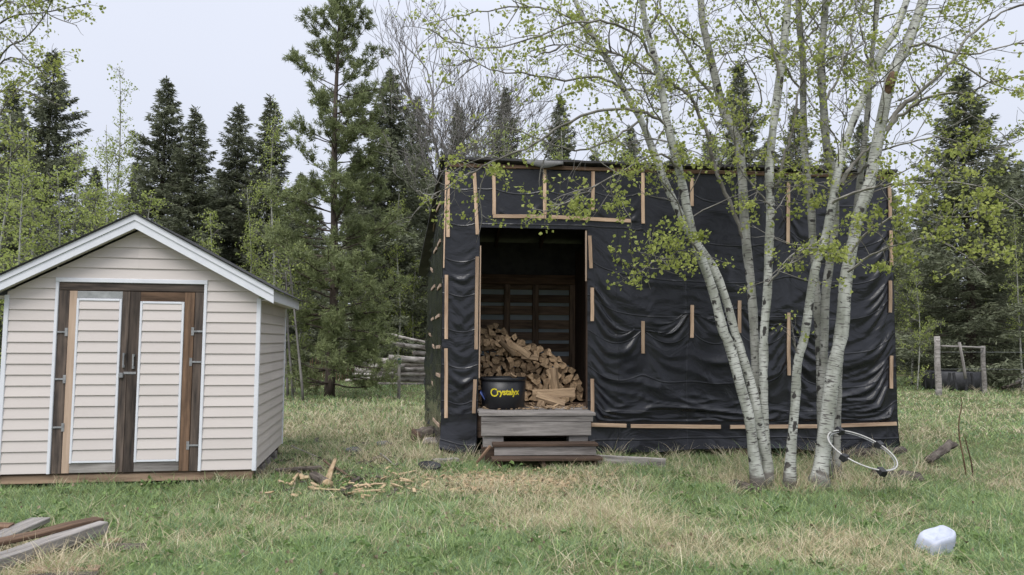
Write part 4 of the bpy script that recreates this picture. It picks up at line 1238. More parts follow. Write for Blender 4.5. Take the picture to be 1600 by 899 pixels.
# ---- spruces: whorls of drooping boughs dressed in short needle blades
def spruce_parts(seed, H=12.0, R=2.3, dens=1.0, skirt=0.02):
    rng = np.random.default_rng(seed)
    tr, nd = Acc(), Acc()
    tz = np.linspace(0, H, 14)
    tr.tube(np.stack([0.03 * np.sin(tz), 0.03 * np.cos(tz * 0.8), tz], 1), np.interp(tz, [0, H], [0.15, 0.012]), 7)
    P, D, S = [], [], []
    z = H * skirt
    while z < H * 0.995:
        f = z / H
        rr = R * (1 - f) ** 0.82 * (0.62 + 0.38 * min(1, f / 0.12)) + 0.05
        nb = int(rng.integers(5, 8) * (1.0 if f < 0.8 else 0.8)) + 1
        a0 = rng.uniform(0, 6.28)
        for b in range(nb):
            a = a0 + b * 6.283 / nb + rng.normal() * 0.3
            L = rr * rng.uniform(0.45, 1.30) * (1 + 0.22 * math.sin(z * 2.1 + a * 2 + seed))
            m = max(4, int(L / 0.18))
            t = np.linspace(0, 1, m)
            sag = (0.28 - 0.42 * f)
            zz = z - sag * L * t * 0.9 + 0.26 * L * t ** 2.4 + rng.normal() * 0.05
            bx = np.cos(a) * L * t; by = np.sin(a) * L * t
            path = np.stack([bx, by, zz], 1)
            if L > 0.5: tr.tube(path, np.linspace(0.018, 0.004, m), 3, cap=False)
            # flat spray on both sides of the bough
            k = int(L * 105 * dens) + 8
            tt = rng.beta(1.6, 1.05, k)
            base = np.stack([np.interp(tt, t, path[:, q]) for q in range(3)], 1)
            side = np.array([-np.sin(a), np.cos(a), 0.0])
            out = np.array([np.cos(a), np.sin(a), 0.05])
            sw = rng.uniform(-1, 1, k) * L * 0.30 * (1.08 - tt) ** 0.7 
            base = base + side * sw[:, None]
            base[:, 2] -= np.abs(sw) * rng.uniform(0.0, 0.7, k) + rng.uniform(0, 0.10, k)
            d = out * rng.uniform(0.3, 1.0, k)[:, None] + side * (np.sign(sw) * rng.uniform(0.1, 0.9, k))[:, None] + rng.normal(size=(k, 3)) * 0.35
            d[:, 2] -= 0.25
            P.append(base); D.append(d); S.append(np.full(k, 1.0))
        z += rng.uniform(0.16, 0.30) * (1.15 - 0.45 * f)
    P, D = np.concatenate(P), np.concatenate(D)
    top = np.stack([rng.normal(size=60) * 0.03, rng.normal(size=60) * 0.03, rng.uniform(H - 0.7, H + 0.05, 60)], 1)
    P = np.concatenate([P, top]); dt = rng.normal(size=(60, 3)) * 0.6; dt[:, 2] += 0.6; D = np.concatenate([D, dt])
    n = len(P)
    D /= np.linalg.norm(D, axis=1, keepdims=True)
    r = rng.normal(size=(n, 3)); s = np.cross(D, r); s /= np.linalg.norm(s, axis=1, keepdims=True) + 1e-9
    L = rng.uniform(0.10, 0.22, n)[:, None]; w = rng.uniform(0.010, 0.026, n)[:, None]
    V = np.stack([P - s * w * 0.6, P + s * w * 0.6, P + D * L * 0.6 + s * w, P + D * L, P + D * L * 0.6 - s * w], 1).reshape(-1, 3)
    k = np.arange(n)[:, None] * 5
    T = np.concatenate([k + np.array([[0, 1, 2]]), k + np.array([[0, 2, 4]]), k + np.array([[4, 2, 3]])])
    rad_f = np.clip(np.hypot(P[:, 0], P[:, 1]) / (R * (1 - P[:, 2] / H * 0.9) + 0.1), 0, 1)
    cc = np.clip(rng.uniform(0, 0.75, n) + 0.25 * vnoise(P[:, 0] * 1.0 + P[:, 2], P[:, 1] + P[:, 2] * 0.7, 0.8), 0, 1)
    cc = np.repeat(cc, 5)
    nd.add(V, None, T, None, np.stack([cc] * 3, 1))
    return [('trunk', tr.mesh('spruce_trunk', True, [M['bark_dark']])), ('crown', nd.mesh('spruce_crown', False, [M['needle']], True))]
SPR = [spruce_parts(11, 12, 2.2, 1.0), spruce_parts(12, 12, 1.9, 1.0), spruce_parts(13, 12, 2.7, 1.0, 0.05), spruce_parts(14, 12, 2.0, 0.8, 0.1)]
def place_spruce(px, py_top, Y, var, wide, label, group='dark spruces behind the sheds', name='spruce_tree'):
    p = at(px, py_top, Y)
    H = max(p.z, 1.5)
    s = H / 12.0
    return add_copy(SPR[var], name, (p.x, Y, gz(p.x, Y) - 0.05), random.uniform(0, 6.28), (s * wide, s * wide, s), label, group)
for a in [
 (262, 122, 31, 0, 1.25, 'tallest dark spruce above the gabled shed roof, its tip clear against the sky'),
 (306, 168, 30, 1, 1.3, 'narrow brownish spruce close on the window side of the tallest one by the shed'),
 (374, 163, 33, 0, 1.2, 'dark spruce between the brownish spruce and the leafy poplar'),
 (424, 150, 32, 1, 1.3, 'spruce directly beside the big open pine, pale poplar in front of it'),
 (84, 78, 31, 2, 1.0, 'dark spruce behind the bright young aspens at the picture edge'),
 (22, 130, 32, 0, 1.1, 'dark spruce half cut by the picture edge behind the aspens'),
 (612, 108, 29, 2, 1.2, 'big dark spruce between the open pine and the bare tree'),
 (652, 150, 33, 0, 1.1, 'dark spruce right behind the bare leafless tree'),
 (716, 158, 40, 1, 1.0, 'thin spruce tip showing beyond the bare tree branches'),
 (790, 138, 38, 0, 1.0, 'spruce above the woodshed roof with yellow green leaves before it'),
 (876, 150, 36, 2, 0.9, 'spruce above the middle of the woodshed roof'),
 (985, 196, 35, 0, 1.0, 'short spruce tip above the woodshed behind the leaning aspen'),
 (1155, 94, 33, 1, 1.15, 'slender spruce tip between the forked and the straight aspen'),
 (1242, 165, 36, 0, 1.0, 'spruce behind the slim upper aspen trunks'),
 (1345, 190, 37, 2, 0.9, 'spruce behind the thick aspen above the roof corner'),
 (1502, 110, 26, 2, 1.3, 'broad dark spruce standing beyond the wooden fence frame'),
 (1592, 250, 28, 0, 1.3, 'dark spruce cut by the picture edge behind the wire fence'),
 (1440, 300, 40, 3, 1.2, 'loose thin spruce in the gap beyond the woodshed corner'),
 (560, 225, 38, 3, 1.2, 'shadowy spruce deep behind the trunk of the open pine')]:
    place_spruce(*a)
for px, py, Y, v in [(150, 260, 42, 0), (215, 250, 44, 1), (345, 265, 43, 2), (470, 270, 45, 0), (590, 300, 47, 1), (680, 280, 46, 2), (760, 250, 48, 0), (930, 235, 46, 1), (1060, 220, 45, 2), (1110, 205, 47, 0),
                     (1200, 215, 46, 1), (1295, 225, 48, 2), (1400, 330, 50, 0), (1470, 320, 48, 1), (1560, 240, 44, 2), (1640, 200, 36, 0), (-40, 180, 34, 2), (500, 330, 52, 1), (1530, 360, 54, 3), (1380, 270, 44, 2)]:
    place_spruce(px, py, Y, v, 1.25, 'dark far spruce among the hindmost row, mostly hidden by nearer trees', 'far row of spruces')

# ---- the big open pine
def pine_parts(seed, H):
    rng = np.random.default_rng(seed)
    tr, nd = Acc(), Acc()
    tz = np.linspace(0, H, 22)
    cx = 0.05 * np.sin(tz * 0.7); cy = 0.05 * np.cos(tz * 0.6)
    tr.tube(np.stack([cx, cy, tz], 1), np.interp(tz, [0, 1, H * 0.6, H], [0.155, 0.125, 0.08, 0.015]), 9)
    tufts = []
    z = 0.40
    while z < H - 0.15:
        f = z / H
        prof = np.interp(f, [0, 0.10, 0.22, 0.42, 0.60, 0.75, 0.9, 1.0], [1.3, 2.0, 2.1, 1.8, 1.4, 1.5, 0.95, 0.25])
        for b in range(rng.integers(4, 7) if f < 0.45 else rng.integers(3, 6)):
            a = rng.uniform(0, 6.283)
            L = prof * rng.uniform(0.45, 1.25)
            el = np.interp(f, [0, 0.3, 0.7, 1.0], [-0.12, 0.05, 0.32, 0.9]) + rng.normal() * 0.1
            d0 = np.array([np.cos(a), np.sin(a), el])
            p0 = np.array([np.interp(z, tz, cx), np.interp(z, tz, cy), z])
            path = grow(p0, d0, L, 9, rng, 0.10, 0.035 + 0.03 * f)
            tr.tube(path, np.linspace(0.026 * (1.1 - 0.6 * f), 0.006, len(path)), 4, cap=False)
            for q in range(int(4 + L * 7)):
                i = rng.integers(3, len(path) - 1)
                dd = side_dir(path[i + 1] - path[i], rng, 0.9); dd[2] += 0.25
                tw = grow(path[i], dd, rng.uniform(0.14, 0.48) * (0.6 + 0.5 * (1 - f)), 4, rng, 0.2, 0.08)
                tr.tube(tw, np.linspace(0.006, 0.003, 5), 3, cap=False)
                tufts += [(tw[-1], tw[-1] - tw[-2]), (tw[2], tw[3] - tw[2]), (tw[3], tw[4] - tw[3])]
            tufts += [(path[-1], path[-1] - path[-2]), (path[-2], path[-1] - path[-2])]
        z += rng.uniform(0.20, 0.36)
    tufts.append((np.array([0, 0, H]), np.array([0, 0, 0.1])))
    C = np.array([t[0] for t in tufts]); D = np.array([t[1] / (np.linalg.norm(t[1]) + 1e-9) for t in tufts])
    m = 15
    P = np.repeat(C, m, axis=0) + rng.normal(size=(len(C) * m, 3)) * 0.03
    DD = np.repeat(D, m, axis=0) * 0.7 + rng.normal(size=(len(C) * m, 3)) * 0.75
    DD /= np.linalg.norm(DD, axis=1, keepdims=True)
    n = len(P)
    r = rng.normal(size=(n, 3)); s = np.cross(DD, r); s /= np.linalg.norm(s, axis=1, keepdims=True) + 1e-9
    L = rng.uniform(0.07, 0.14, n)[:, None]; w = rng.uniform(0.008, 0.016, n)[:, None]
    V = np.stack([P - s * w, P + s * w, P + DD * L], 1).reshape(-1, 3)
    T = np.arange(n * 3).reshape(-1, 3)
    cc = np.clip(np.repeat(rng.uniform(0, 1, len(C)), m) * 0.6 + rng.uniform(0, 0.4, n), 0, 1)
    cc = np.repeat(cc, 3)
    nd.add(V, None, T, None, np.stack([cc] * 3, 1))
    return [('trunk', tr.mesh('pine_trunk', True, [M['bark_dark']])), ('crown', nd.mesh('pine_crown', False, [M['needle_pine']], True))]
pf = at(515, 618, 19.6); ptop = at(510, -12, 19.6)
add_copy(pine_parts(21, ptop.z), 'pine_tree', (pf.x, 19.6, gz(pf.x, 19.6) - 0.03), 0.6, (1, 1, 1), 'tall open pine with upswept boughs standing in the gap between the sheds', None)

# ---- leafy young aspens and poplars
def poplar_parts(seed, H, R, leaves, lean=0.0, low=0.18):
    rng = np.random.default_rng(seed)
    tr, br, lv = Acc(), Acc(), Acc()
    tz = np.linspace(0, H, 18)
    cx = lean * tz + 0.10 * np.sin(tz * 0.8 + seed); cy = 0.08 * np.sin(tz * 0.9 + 2 * seed)
    path = np.stack([cx, cy, tz], 1)
    tr.tube(path, np.interp(tz, [0, H], [0.012 * H * 0.6, 0.008]), 7)
    nb = int(H * 5.5)
    for q in range(nb):
        f = rng.uniform(low, 0.99)
        p0 = np.array([np.interp(f * H, tz, path[:, k]) for k in range(3)])
        a = rng.uniform(0, 6.283)
        L = R * (1.15 - f) * rng.uniform(0.5, 1.2)
        pp = grow(p0, [np.cos(a), np.sin(a), 0.55], L, 7, rng, 0.16, 0.04)
        br.tube(pp, np.linspace(0.012, 0.003, len(pp)), 3, cap=False)
        for s in range(int(leaves * L) + 2):
            i = rng.integers(2, len(pp))
            tw = grow(pp[i - 1], rng.normal(size=3) + np.array([0, 0, 0.2]), rng.uniform(0.12, 0.4), 2, rng, 0.2)
            br.tube(tw, [0.004, 0.003, 0.002], 3, cap=False)
            clump(lv, tw[-1], 7, 0.058, rng)
            if rng.random() < 0.5: clump(lv, tw[1], 4, 0.055, rng)
    return [('trunk', tr.mesh('poplar_trunk', True, [M['aspen_far']])), ('branches', br.mesh('poplar_branches', False, [M['bark_grey']])), ('leaves', lv.mesh('poplar_leaves', False, [M['leaf_far']], True))]
POP = [poplar_parts(31, 8, 1.7, 8), poplar_parts(32, 8, 1.4, 9, 0.03), poplar_parts(33, 8, 1.9, 7, -0.03), poplar_parts(34, 5, 1.7, 9, 0.0, 0.05)]
PH = [8, 8, 8, 5]
def place_poplar(px, py_top, Y, var, wide, label, group='young leafy poplars behind the sheds'):
    p = at(px, py_top, Y)
    s = p.z / PH[var]
    return add_copy(POP[var], 'poplar_tree', (p.x, Y, gz(p.x, Y) - 0.05), random.uniform(0, 6.28), (s * wide, s * wide, s), label, group)
for a in [
 (14, 175, 21, 0, 1.0, 'young leafy poplar with a pale trunk at the picture edge beside the shed'),
 (60, 200, 23, 1, 1.1, 'bright leafy poplar second from the picture edge over the shed roof'),
 (122, 210, 21, 0, 1.15, 'bright green poplar whose pale trunk rises left of the roof ridge'),
 (168, 190, 24, 2, 0.9, 'leafy poplar rising behind the shed ridge'),
 (196, 105, 25, 1, 0.75, 'thin poplar leader with sparse leaves against the sky'),
 (235, 300, 22, 3, 1.0, 'low leafy poplar peering over the roof slope'),
 (330, 330, 23, 3, 0.9, 'small leafy poplar below the brownish spruce'),
 (398, 290, 22, 1, 0.9, 'slim leafy poplar below the spruces over the roof slope'),
 (432, 165, 24, 0, 0.8, 'tall pale leaved poplar just beside the open pine'),
 (470, 380, 21, 3, 0.8, 'small leafy poplar by the shed back corner'),
 (575, 330, 28, 2, 0.9, 'leafy poplar between the open pine and the black shed'),
 (625, 300, 27.5, 0, 0.9, 'pale leaved poplar by the corner of the black shed'),
 (650, 400, 28, 3, 0.7, 'low leafy poplar against the sheeted side wall'),
 (800, 185, 26, 1, 0.9, 'yellow green poplar above the doorway side of the roof'),
 (880, 200, 28, 2, 0.8, 'leafy poplar above the middle of the black roof'),
 (1415, 300, 27, 2, 0.9, 'light leafy poplar just beyond the woodshed corner'),
 (1430, 420, 24, 3, 0.8, 'low bush poplar beyond the woodshed corner'),
 (1585, 330, 24, 0, 0.9, 'leafy poplar at the picture edge by the wire fence'),
 (1545, 440, 30, 3, 1.0, 'low poplar bush behind the fence frame'),
 (772, 205, 24, 3, 1.0, 'bushy pale poplar above the doorway side of the black roof'),
 (832, 195, 25, 3, 0.9, 'bushy pale poplar over the torn felt on the roof'),
 (962, 205, 24.5, 3, 1.0, 'bushy pale poplar above the roof behind the leaning aspen'),
 (1120, 215, 26, 3, 0.9, 'bushy pale poplar above the roof behind the forked aspen'),
 (745, 190, 27, 0, 0.9, 'leafy poplar above the doorway next to the bare tree'),
 (935, 185, 27, 1, 1.0, 'leafy poplar above the roof beside the leaning aspens'),
 (1050, 180, 29, 0, 0.9, 'leafy poplar above the roof behind the curved aspen'),
 (38, 255, 19, 3, 1.1, 'bushy bright poplar low at the picture edge over the eave'),
 (92, 265, 20, 3, 1.2, 'bushy yellow green poplar before the dark spruce by the shed roof'),
 (150, 290, 19.5, 3, 1.0, 'bushy yellow green poplar just above the barge board'),
 (192, 300, 21, 3, 0.9, 'bright bushy poplar right at the ridge of the cream shed'),
 (600, 360, 28.5, 3, 0.9, 'bushy poplar above the log heap'),
 (545, 400, 29, 3, 0.9, 'bushy poplar close behind the pine trunk')]:
    place_poplar(*a)
# thin saplings by the shed corner
for i_, (px, py, topy, lean, lab) in enumerate([(474, 622, 430, -20, 'thin grey sapling nearest the pine trunk'), (458, 615, 450, -10, 'thin dark sapling between two others by the shed corner'), (450, 612, 440, -4, 'thin sapling closest to the shed corner')]):
    rng = np.random.default_rng(300 + i_)
    Y = 18.2 + i_ * 0.5
    pts = smooth_path([at(px, py, Y), at(px - 4 + lean * .3, (py + topy) / 2, Y), at(px + lean, topy, Y), at(px + lean * 1.2, topy - 25, Y)], 14)
    b0 = Vector((pts[0][0], pts[0][1], gz(pts[0][0], pts[0][1])))
    rt = empty('sapling', b0); tag(rt, lab, 'sapling', 'thin saplings beside the pine')
    A1, L1, B1 = Acc(), Acc(), Acc()
    pp = pts - np.array(b0); pp[0, 2] = -0.05
    A1.tube(pp, np.linspace(0.036, 0.008, 14), 6)
    for q in range(14):
        j = rng.integers(5, 13)
        shoot(B1, L1, grow(pp[j], side_dir(pp[j + 1] - pp[j] if j < 13 else pp[j] - pp[j - 1], rng, 0.5), rng.uniform(0.4, 1.0), 5, rng, 0.2), 0.008, rng, 0, 5, 0.055, 0.3, 0.2, 0.2)
    link('trunk', A1.mesh('sapling_trunk', True, [M['bark_grey']]), rt); link('branches', B1.mesh('sapling_branches', False, [M['bark_grey']]), rt)
    link('leaves', L1.mesh('sapling_leaves', False, [M['leaf_far']], True), rt)

# ---- bare tree behind the sheeted side wall
def bare_tree(px, py, Y, label, seed, topy, spread=1.0, H_mult=1.0):
    rng = np.random.default_rng(seed)
    base = at(px, py, Y); b0 = Vector((base.x, Y, gz(base.x, Y)))
    H = at(px, topy, Y).z
    tr, br = Acc(), Acc()
    rt = empty('bare_tree', b0); tag(rt, label, 'tree')
    def rec(p, d, L, r, dep):
        path = grow(p, d, L, 6, rng, 0.09, 0.035)
        br.tube(path, np.linspace(r, r * 0.55, 7), 5 if dep < 2 else 3, cap=False)
        if dep >= 5: return
        for k in range(rng.integers(2, 4) + (1 if dep < 2 else 0)):
            i = rng.integers(3, 7)
            dd = side_dir(path[i] - path[i - 1], rng, 1.25, 0.85 * spread)
            dd[2] += 0.25
            rec(path[i], dd, L * rng.uniform(0.55, 0.82), max(r * 0.55, 0.0065), dep + 1)
    zz = np.linspace(-0.1, H * 0.42, 10)
    st = np.stack([0.06 * np.sin(zz), 0.05 * np.cos(zz), zz], 1)
    tr.tube(st, np.linspace(0.12, 0.075, 10), 8)
    for k in range(6):
        i = rng.integers(5, 10)
        a = rng.uniform(0, 6.28)
        rec(st[i], [0.5 * np.cos(a), 0.5 * np.sin(a), 1.0], H * 0.22, 0.036, 0)
    rec(st[-1], [0.03, 0, 1], H * 0.25, 0.06, 0)
    link('trunk', tr.mesh('bare_trunk', True, [M['bark_grey']]), rt); link('branches', br.mesh('bare_branches', True, [M['bark_grey']]), rt)
bare_tree(690, 600, 18.5, 'leafless grey tree with fanning twigs above the black shed corner', 41, 10)

# ---- aspen standing just outside the picture whose branch hangs into the top corner
rng = np.random.default_rng(77)
b0 = Vector((-8.15, 8.6, gz(-8.15, 8.6)))
rt = empty('aspen_tree', b0); tag(rt, 'aspen beyond the picture edge whose leafy branches hang into the top corner', 'tree')
A1, B1, L1 = Acc(), Acc(), Acc()
zz = np.linspace(-0.1, 7.5, 16)
st = np.stack([0.08 * np.sin(zz * .7), 0.05 * np.cos(zz), zz], 1)
A1.tube(st, np.linspace(0.13, 0.03, 16), 10)
for pts in ([(-60, 240), (0, 90), (40, 60), (75, 15), (90, -40)], [(-60, 200), (5, 95), (60, 105), (100, 80)], [(-60, 90), (10, 30), (70, 20), (140, 5)], [(-60, 330), (-10, 200), (20, 150), (60, 120)], [(-60, 300), (0, 260), (40, 220)], [(-60, 60), (20, -10), (80, 25), (120, 40)], [(-60, 180), (10, 140), (55, 150), (95, 165)], [(-60, 20), (0, 50), (45, 95), (85, 130)], [(-60, 120), (0, 10), (40, 10), (110, -10)]):
    pp = smooth_path(ppath(pts, (8.4, 8.0)), 16) - np.array(b0)
    j = int(np.argmin(abs(st[:, 2] - pp[0, 2] + 0.25)))
    pp = np.concatenate([st[j:j + 1], pp])
    shoot(B1, L1, pp, 0.014, rng, 1, 9, 0.037, 0.34, 0.2, 0.35)
link('trunk', A1.mesh('edge_trunk', True, [M['aspen']]), rt); link('branches', B1.mesh('edge_branches', True, [M['twig']]), rt)
link('leaves', L1.mesh('edge_leaves', False, [M['leaf']], True), rt)

# ------------------------------------------------------------------ firewood in the bay
WSM = Matrix.Translation(ws_o) @ Matrix.Rotation(WS_RZ, 4, 'Z')
def split_mesh(seed, L=0.40, r=0.062):
    rng = np.random.default_rng(seed)
    kind = seed % 4
    if kind == 0: ang = np.array([0.0, 0.5, 1.0, 1.57]); pr = [(0, 0)] + [(math.cos(a), math.sin(a)) for a in ang]        # quarter
    elif kind == 1: ang = np.linspace(0, math.pi, 6); pr = [(math.cos(a), math.sin(a)) for a in ang]                       # half round
    elif kind == 2: pr = [(0, 0), (1.25, -0.15), (1.2, 0.55), (0.3, 0.95)]
    else: ang = np.linspace(0, 6.283, 8)[:-1]; pr = [(math.cos(a) * 0.72, math.sin(a) * 0.72) for a in ang]
    pr = np.array(pr, float); pr -= pr.mean(0); pr += rng.normal(size=pr.shape) * 0.09
    pr *= r / np.abs(pr).max() * 1.25
    t = rng.uniform(0, 6.28)
    R2 = np.array([[math.cos(t), -math.sin(t)], [math.sin(t), math.cos(t)]])
    return prism_mesh('firewood_split', pr @ R2.T, L, 2, 0.004, rng, [M['fire_side'], M['fire_end']], 1)
FW = [split_mesh(s_) for s_ in range(1, 17)]
def pile_top(x):
    """height of the stack along the bay (distance from the doorway's near post)"""
    return np.interp(x, [0.0, 0.18, 0.42, 0.60, 0.80, 0.95, 1.05, 1.22, 1.38, 1.5], [1.62, 1.74, 1.72, 1.58, 1.44, 1.42, 1.40, 1.32, 1.16, 1.0])
rng = np.random.default_rng(55)
zrow = FLOOR + 0.058; row = 0; nfw = 0
xstart = D0 - 0.02
while zrow < 1.85:
    x = -0.02 + (0.055 if row % 2 else 0.0)
    while x < 1.55:
        if zrow + 0.03 < pile_top(x):
            me = FW[rng.integers(len(FW))]
            yy = 1.10 + rng.normal() * 0.05 + 0.10 * (x > 0.75) * -1 + 0.05 * (zrow - FLOOR)
            a = Vector((xstart + x + rng.normal() * 0.008, yy, zrow + rng.normal() * 0.008))
            b_ = a + Vector((rng.normal() * 0.03, 0.4, rng.normal() * 0.02))
            o = link('firewood_split', me, None)
            o.matrix_world = WSM @ frame(a, b_) @ Matrix.Rotation(rng.uniform(0, 6.28), 4, 'X') @ Matrix.Diagonal((1, rng.uniform(0.66, 0.90), rng.uniform(0.66, 0.90), 1))
            tag(o, 'split firewood piece stacked end on in the doorway bay', 'firewood', 'firewood stacked inside the woodshed')
            nfw += 1
        x += rng.uniform(0.084, 0.102)
    zrow += 0.080; row += 1
def loose_split(px1, py1, px2, py2, Y, label, r=0.055, seed=90, Y2=None):
    a, b_ = at(px1, py1, Y), at(px2, py2, Y2 or Y)
    me = split_mesh(seed, (b_ - a).length, r)
    o = link('firewood_split', me, None)
    o.matrix_world = frame(a, b_)
    tag(o, label, 'firewood', 'loose firewood lying on the stack')
    return o
loose_split(864, 575, 868, 614, 10.42, 'split log standing upright against the low end of the stack', 0.058, 91)
loose_split(857, 577, 864, 592, 10.40, 'thin split leaning on the upright split log', 0.035, 93)
loose_split(832, 616, 898, 614, 10.33, 'long pale split lying across before the upright log', 0.05, 94)
loose_split(838, 618, 882, 632, 10.22, 'pale split sloping down to the bay floor under the long one', 0.05, 95)
loose_split(843, 636, 846, 626, 10.1, 'short split end propping the sloping split', 0.035, 96)
loose_split(780, 534, 803, 556, 10.68, 'thin split sloping down the face of the tall stack', 0.045, 97)
loose_split(798, 538, 828, 556, 10.70, 'split lying slantwise on the shoulder of the stack', 0.045, 98)
loose_split(815, 557, 841, 561, 10.72, 'flat split lying level on the shoulder of the stack', 0.042, 99)
loose_split(798, 584, 807, 589, 10.2, 'short pale offcut lying on the rim of the black tub', 0.02, 92)

# ---- black lick tub with yellow lettering
tp = at(786, 637, 9.98)
tl = wl_(tp)
tub = empty('feed_tub', WSM @ Vector((tl.x, tl.y, FLOOR + 0.002)), WS_RZ)
tag(tub, 'black plastic feed tub with yellow lettering standing inside the doorway', 'tub')
def lathe(name, prof, seg, mat, parent, smooth=True):
    V, Q = [], []
    for r, z in prof:
        for k in range(seg):
            a = 2 * math.pi * k / seg
            V.append((r * math.cos(a), r * math.sin(a), z))
    for i in range(len(prof) - 1):
        for k in range(seg):
            Q.append((i * seg + k, i * seg + (k + 1) % seg, (i + 1) * seg + (k + 1) % seg, (i + 1) * seg + k))
    return link(name, np_mesh(name, V, Q, None, smooth, None, None, [mat]), parent)
TR0, TR1, TH = 0.285, 0.303, 0.40
tub_body = lathe('tub_body', [(0.001, 0.0), (TR0 - 0.02, 0.0), (TR0, 0.012), (TR1, TH), (TR1 - 0.012, TH), (TR0 - 0.012, 0.02), (0.001, 0.016)], 40, M['black_plastic'], tub)
lathe('tub_rim', [(TR1 + 0.001, TH - 0.035), (TR1 + 0.009, TH - 0.032), (TR1 + 0.010, TH - 0.002), (TR1 + 0.005, TH + 0.005), (TR1 - 0.004, TH + 0.004)], 40, M['black_plastic'], tub)
def text_mesh(s, size, bold):
    cu = bpy.data.curves.new('lettering', 'FONT')
    cu.body = s; cu.size = size; cu.offset = bold; cu.extrude = 0.0; cu.resolution_u = 3
    cu.space_character = 0.92
    to = bpy.data.objects.new('lettering', cu); COL.objects.link(to)
    dg = bpy.context.evaluated_depsgraph_get(); dg.update()
    me = bpy.data.meshes.new_from_object(to.evaluated_get(dg))
    V = np.array([v.co for v in me.vertices]); F = [tuple(p.vertices) for p in me.polygons]
    bpy.data.objects.remove(to); bpy.data.meshes.remove(me)
    return V, F
LV, LF, off_ = [], [], 0
for s_, size, x0_, z0_, bold in (('C', 0.150, -0.185, 0.168, 0.0020), ('rystalyx', 0.112, -0.088, 0.190, 0.0032)):
    V, F = text_mesh(s_, size, bold)
    V[:, 0] += x0_; V[:, 1] += z0_
    LV.append(V); LF += [tuple(i + off_ for i in f) for f in F]; off_ += len(V)
LV = np.concatenate(LV)
w_ = LV[:, 0].max() - LV[:, 0].min()
LV[:, 0] = (LV[:, 0] - LV[:, 0].min()) / w_ * 0.40 - 0.20
rl = np.interp(LV[:, 1], [0.012, TH], [TR0, TR1]) + 0.0025
th = LV[:, 0] / 0.29
face = -math.pi / 2 + 0.02
LVc = np.stack([np.cos(face + th) * rl, np.sin(face + th) * rl, LV[:, 1]], 1)
me = bpy.data.meshes.new('lettering'); me.from_pydata([tuple(v) for v in LVc], [], LF); me.materials.append(M['yellow']); me.update()
lt = link('lettering', me, tub_body); lt['label'] = 'yellow lettering reading Crystalyx'

# ---- blue scoop leaning inside the door post
def sheet_obj(name, pts, thick, mat, label, cat, group=None, smooth=False):
    """a thick sheet over a grid of world points [row][col]"""
    nr, nc = len(pts), len(pts[0])
    c = Vector((0, 0, 0))
    flat = [Vector(p) for r in pts for p in r]
    for p in flat: c += p
    c /= len(flat); c.z = min(p.z for p in flat)
    V = [tuple(p - c) for p in flat]
    Q = [(i * nc + j, i * nc + j + 1, (i + 1) * nc + j + 1, (i + 1) * nc + j) for i in range(nr - 1) for j in range(nc - 1)]
    o = link(name, np_mesh(name, V, Q, None, smooth, None, None, [mat]), None)
    o.location = c
    m = o.modifiers.new('thick', 'SOLIDIFY'); m.thickness = thick; m.offset = 0
    return tag(o, label, cat, group)
bl = [[WSM @ Vector((D0 + 0.02 + 0.13 * t + 0.03 * u, 0.02 + 0.30 * u - 0.03 * math.sin(3.1 * u), FLOOR + 0.012 + 0.20 * (1 - t) + 0.02 * math.sin(3.1 * u))) for u in (0, .25, .5, .75, 1)] for t in (0, .25, .5, .75, 1)]
sheet_obj('scoop', bl, 0.012, M['blue'], 'blue plastic scoop blade leaning inside the doorway post', 'scoop', None, True)

# ---- bark and litter on the bay floor
def scatter_chips(name, n, fn, mat, size, label, seed):
    rng = np.random.default_rng(seed)
    V, Q = [], []
    for k in range(n):
        x, y, z = fn(rng)
        L = size * rng.uniform(0.4, 1.8); W = L * rng.uniform(0.2, 0.5); T = 0.004 + 0.12 * W
        a = rng.uniform(0, 6.28); tl_ = rng.normal() * 0.22; tr_ = rng.normal() * 0.25
        u = np.array([math.cos(a) * math.cos(tl_), math.sin(a) * math.cos(tl_), math.sin(tl_)])
        v = np.array([-math.sin(a), math.cos(a), tr_]); v /= np.linalg.norm(v)
        w = np.cross(u, v)
        c = np.array([x, y, z + T * 0.5 + abs(math.sin(tl_)) * L * 0.4])
        b0 = len(V)
        for sz in (-1, 1):
            for (sx, sy) in ((-1, -1), (1, -0.6), (0.85, 0.8), (-0.9, 1)):
                V.append(c + u * sx * L / 2 * rng.uniform(0.8, 1.1) + v * sy * W / 2 * rng.uniform(0.7, 1.1) + w * sz * T / 2)
        Q += [(b0 + 3, b0 + 2, b0 + 1, b0), (b0 + 4, b0 + 5, b0 + 6, b0 + 7)] + [(b0 + i, b0 + (i + 1) % 4, b0 + 4 + (i + 1) % 4, b0 + 4 + i) for i in range(4)]
    o = link(name, np_mesh(name, V, Q, None, False, None, None, [mat]), None)
    return tag(o, label, 'chips', None, 'stuff')
def in_bay(r):
    p = WSM @ Vector((r.uniform(D0, D1), r.uniform(-0.12, 0.85), FLOOR + 0.001)); return p.x, p.y, p.z
scatter_chips('bark_litter', 260, in_bay, M['fire_side'], 0.07, 'bark crumbs and splinters littering the doorway floor', 61)
def before_steps(r):
    p = on_ground(r.normal(790, 85), min(max(r.normal(752, 11), 727), 782)); return p.x, p.y, gz(p.x, p.y)
scatter_chips('wood_chips', 700, before_steps, M['chip'], 0.06, 'pale wood chips strewn on the grass before the steps', 62)
def by_shed(r):
    p = on_ground(r.normal(530, 60), min(max(r.normal(735, 25), 690), 785)); return p.x, p.y, gz(p.x, p.y)
scatter_chips('splinters', 240, by_shed, M['rotten'], 0.09, 'dark bark splinters strewn between the two sheds', 63)

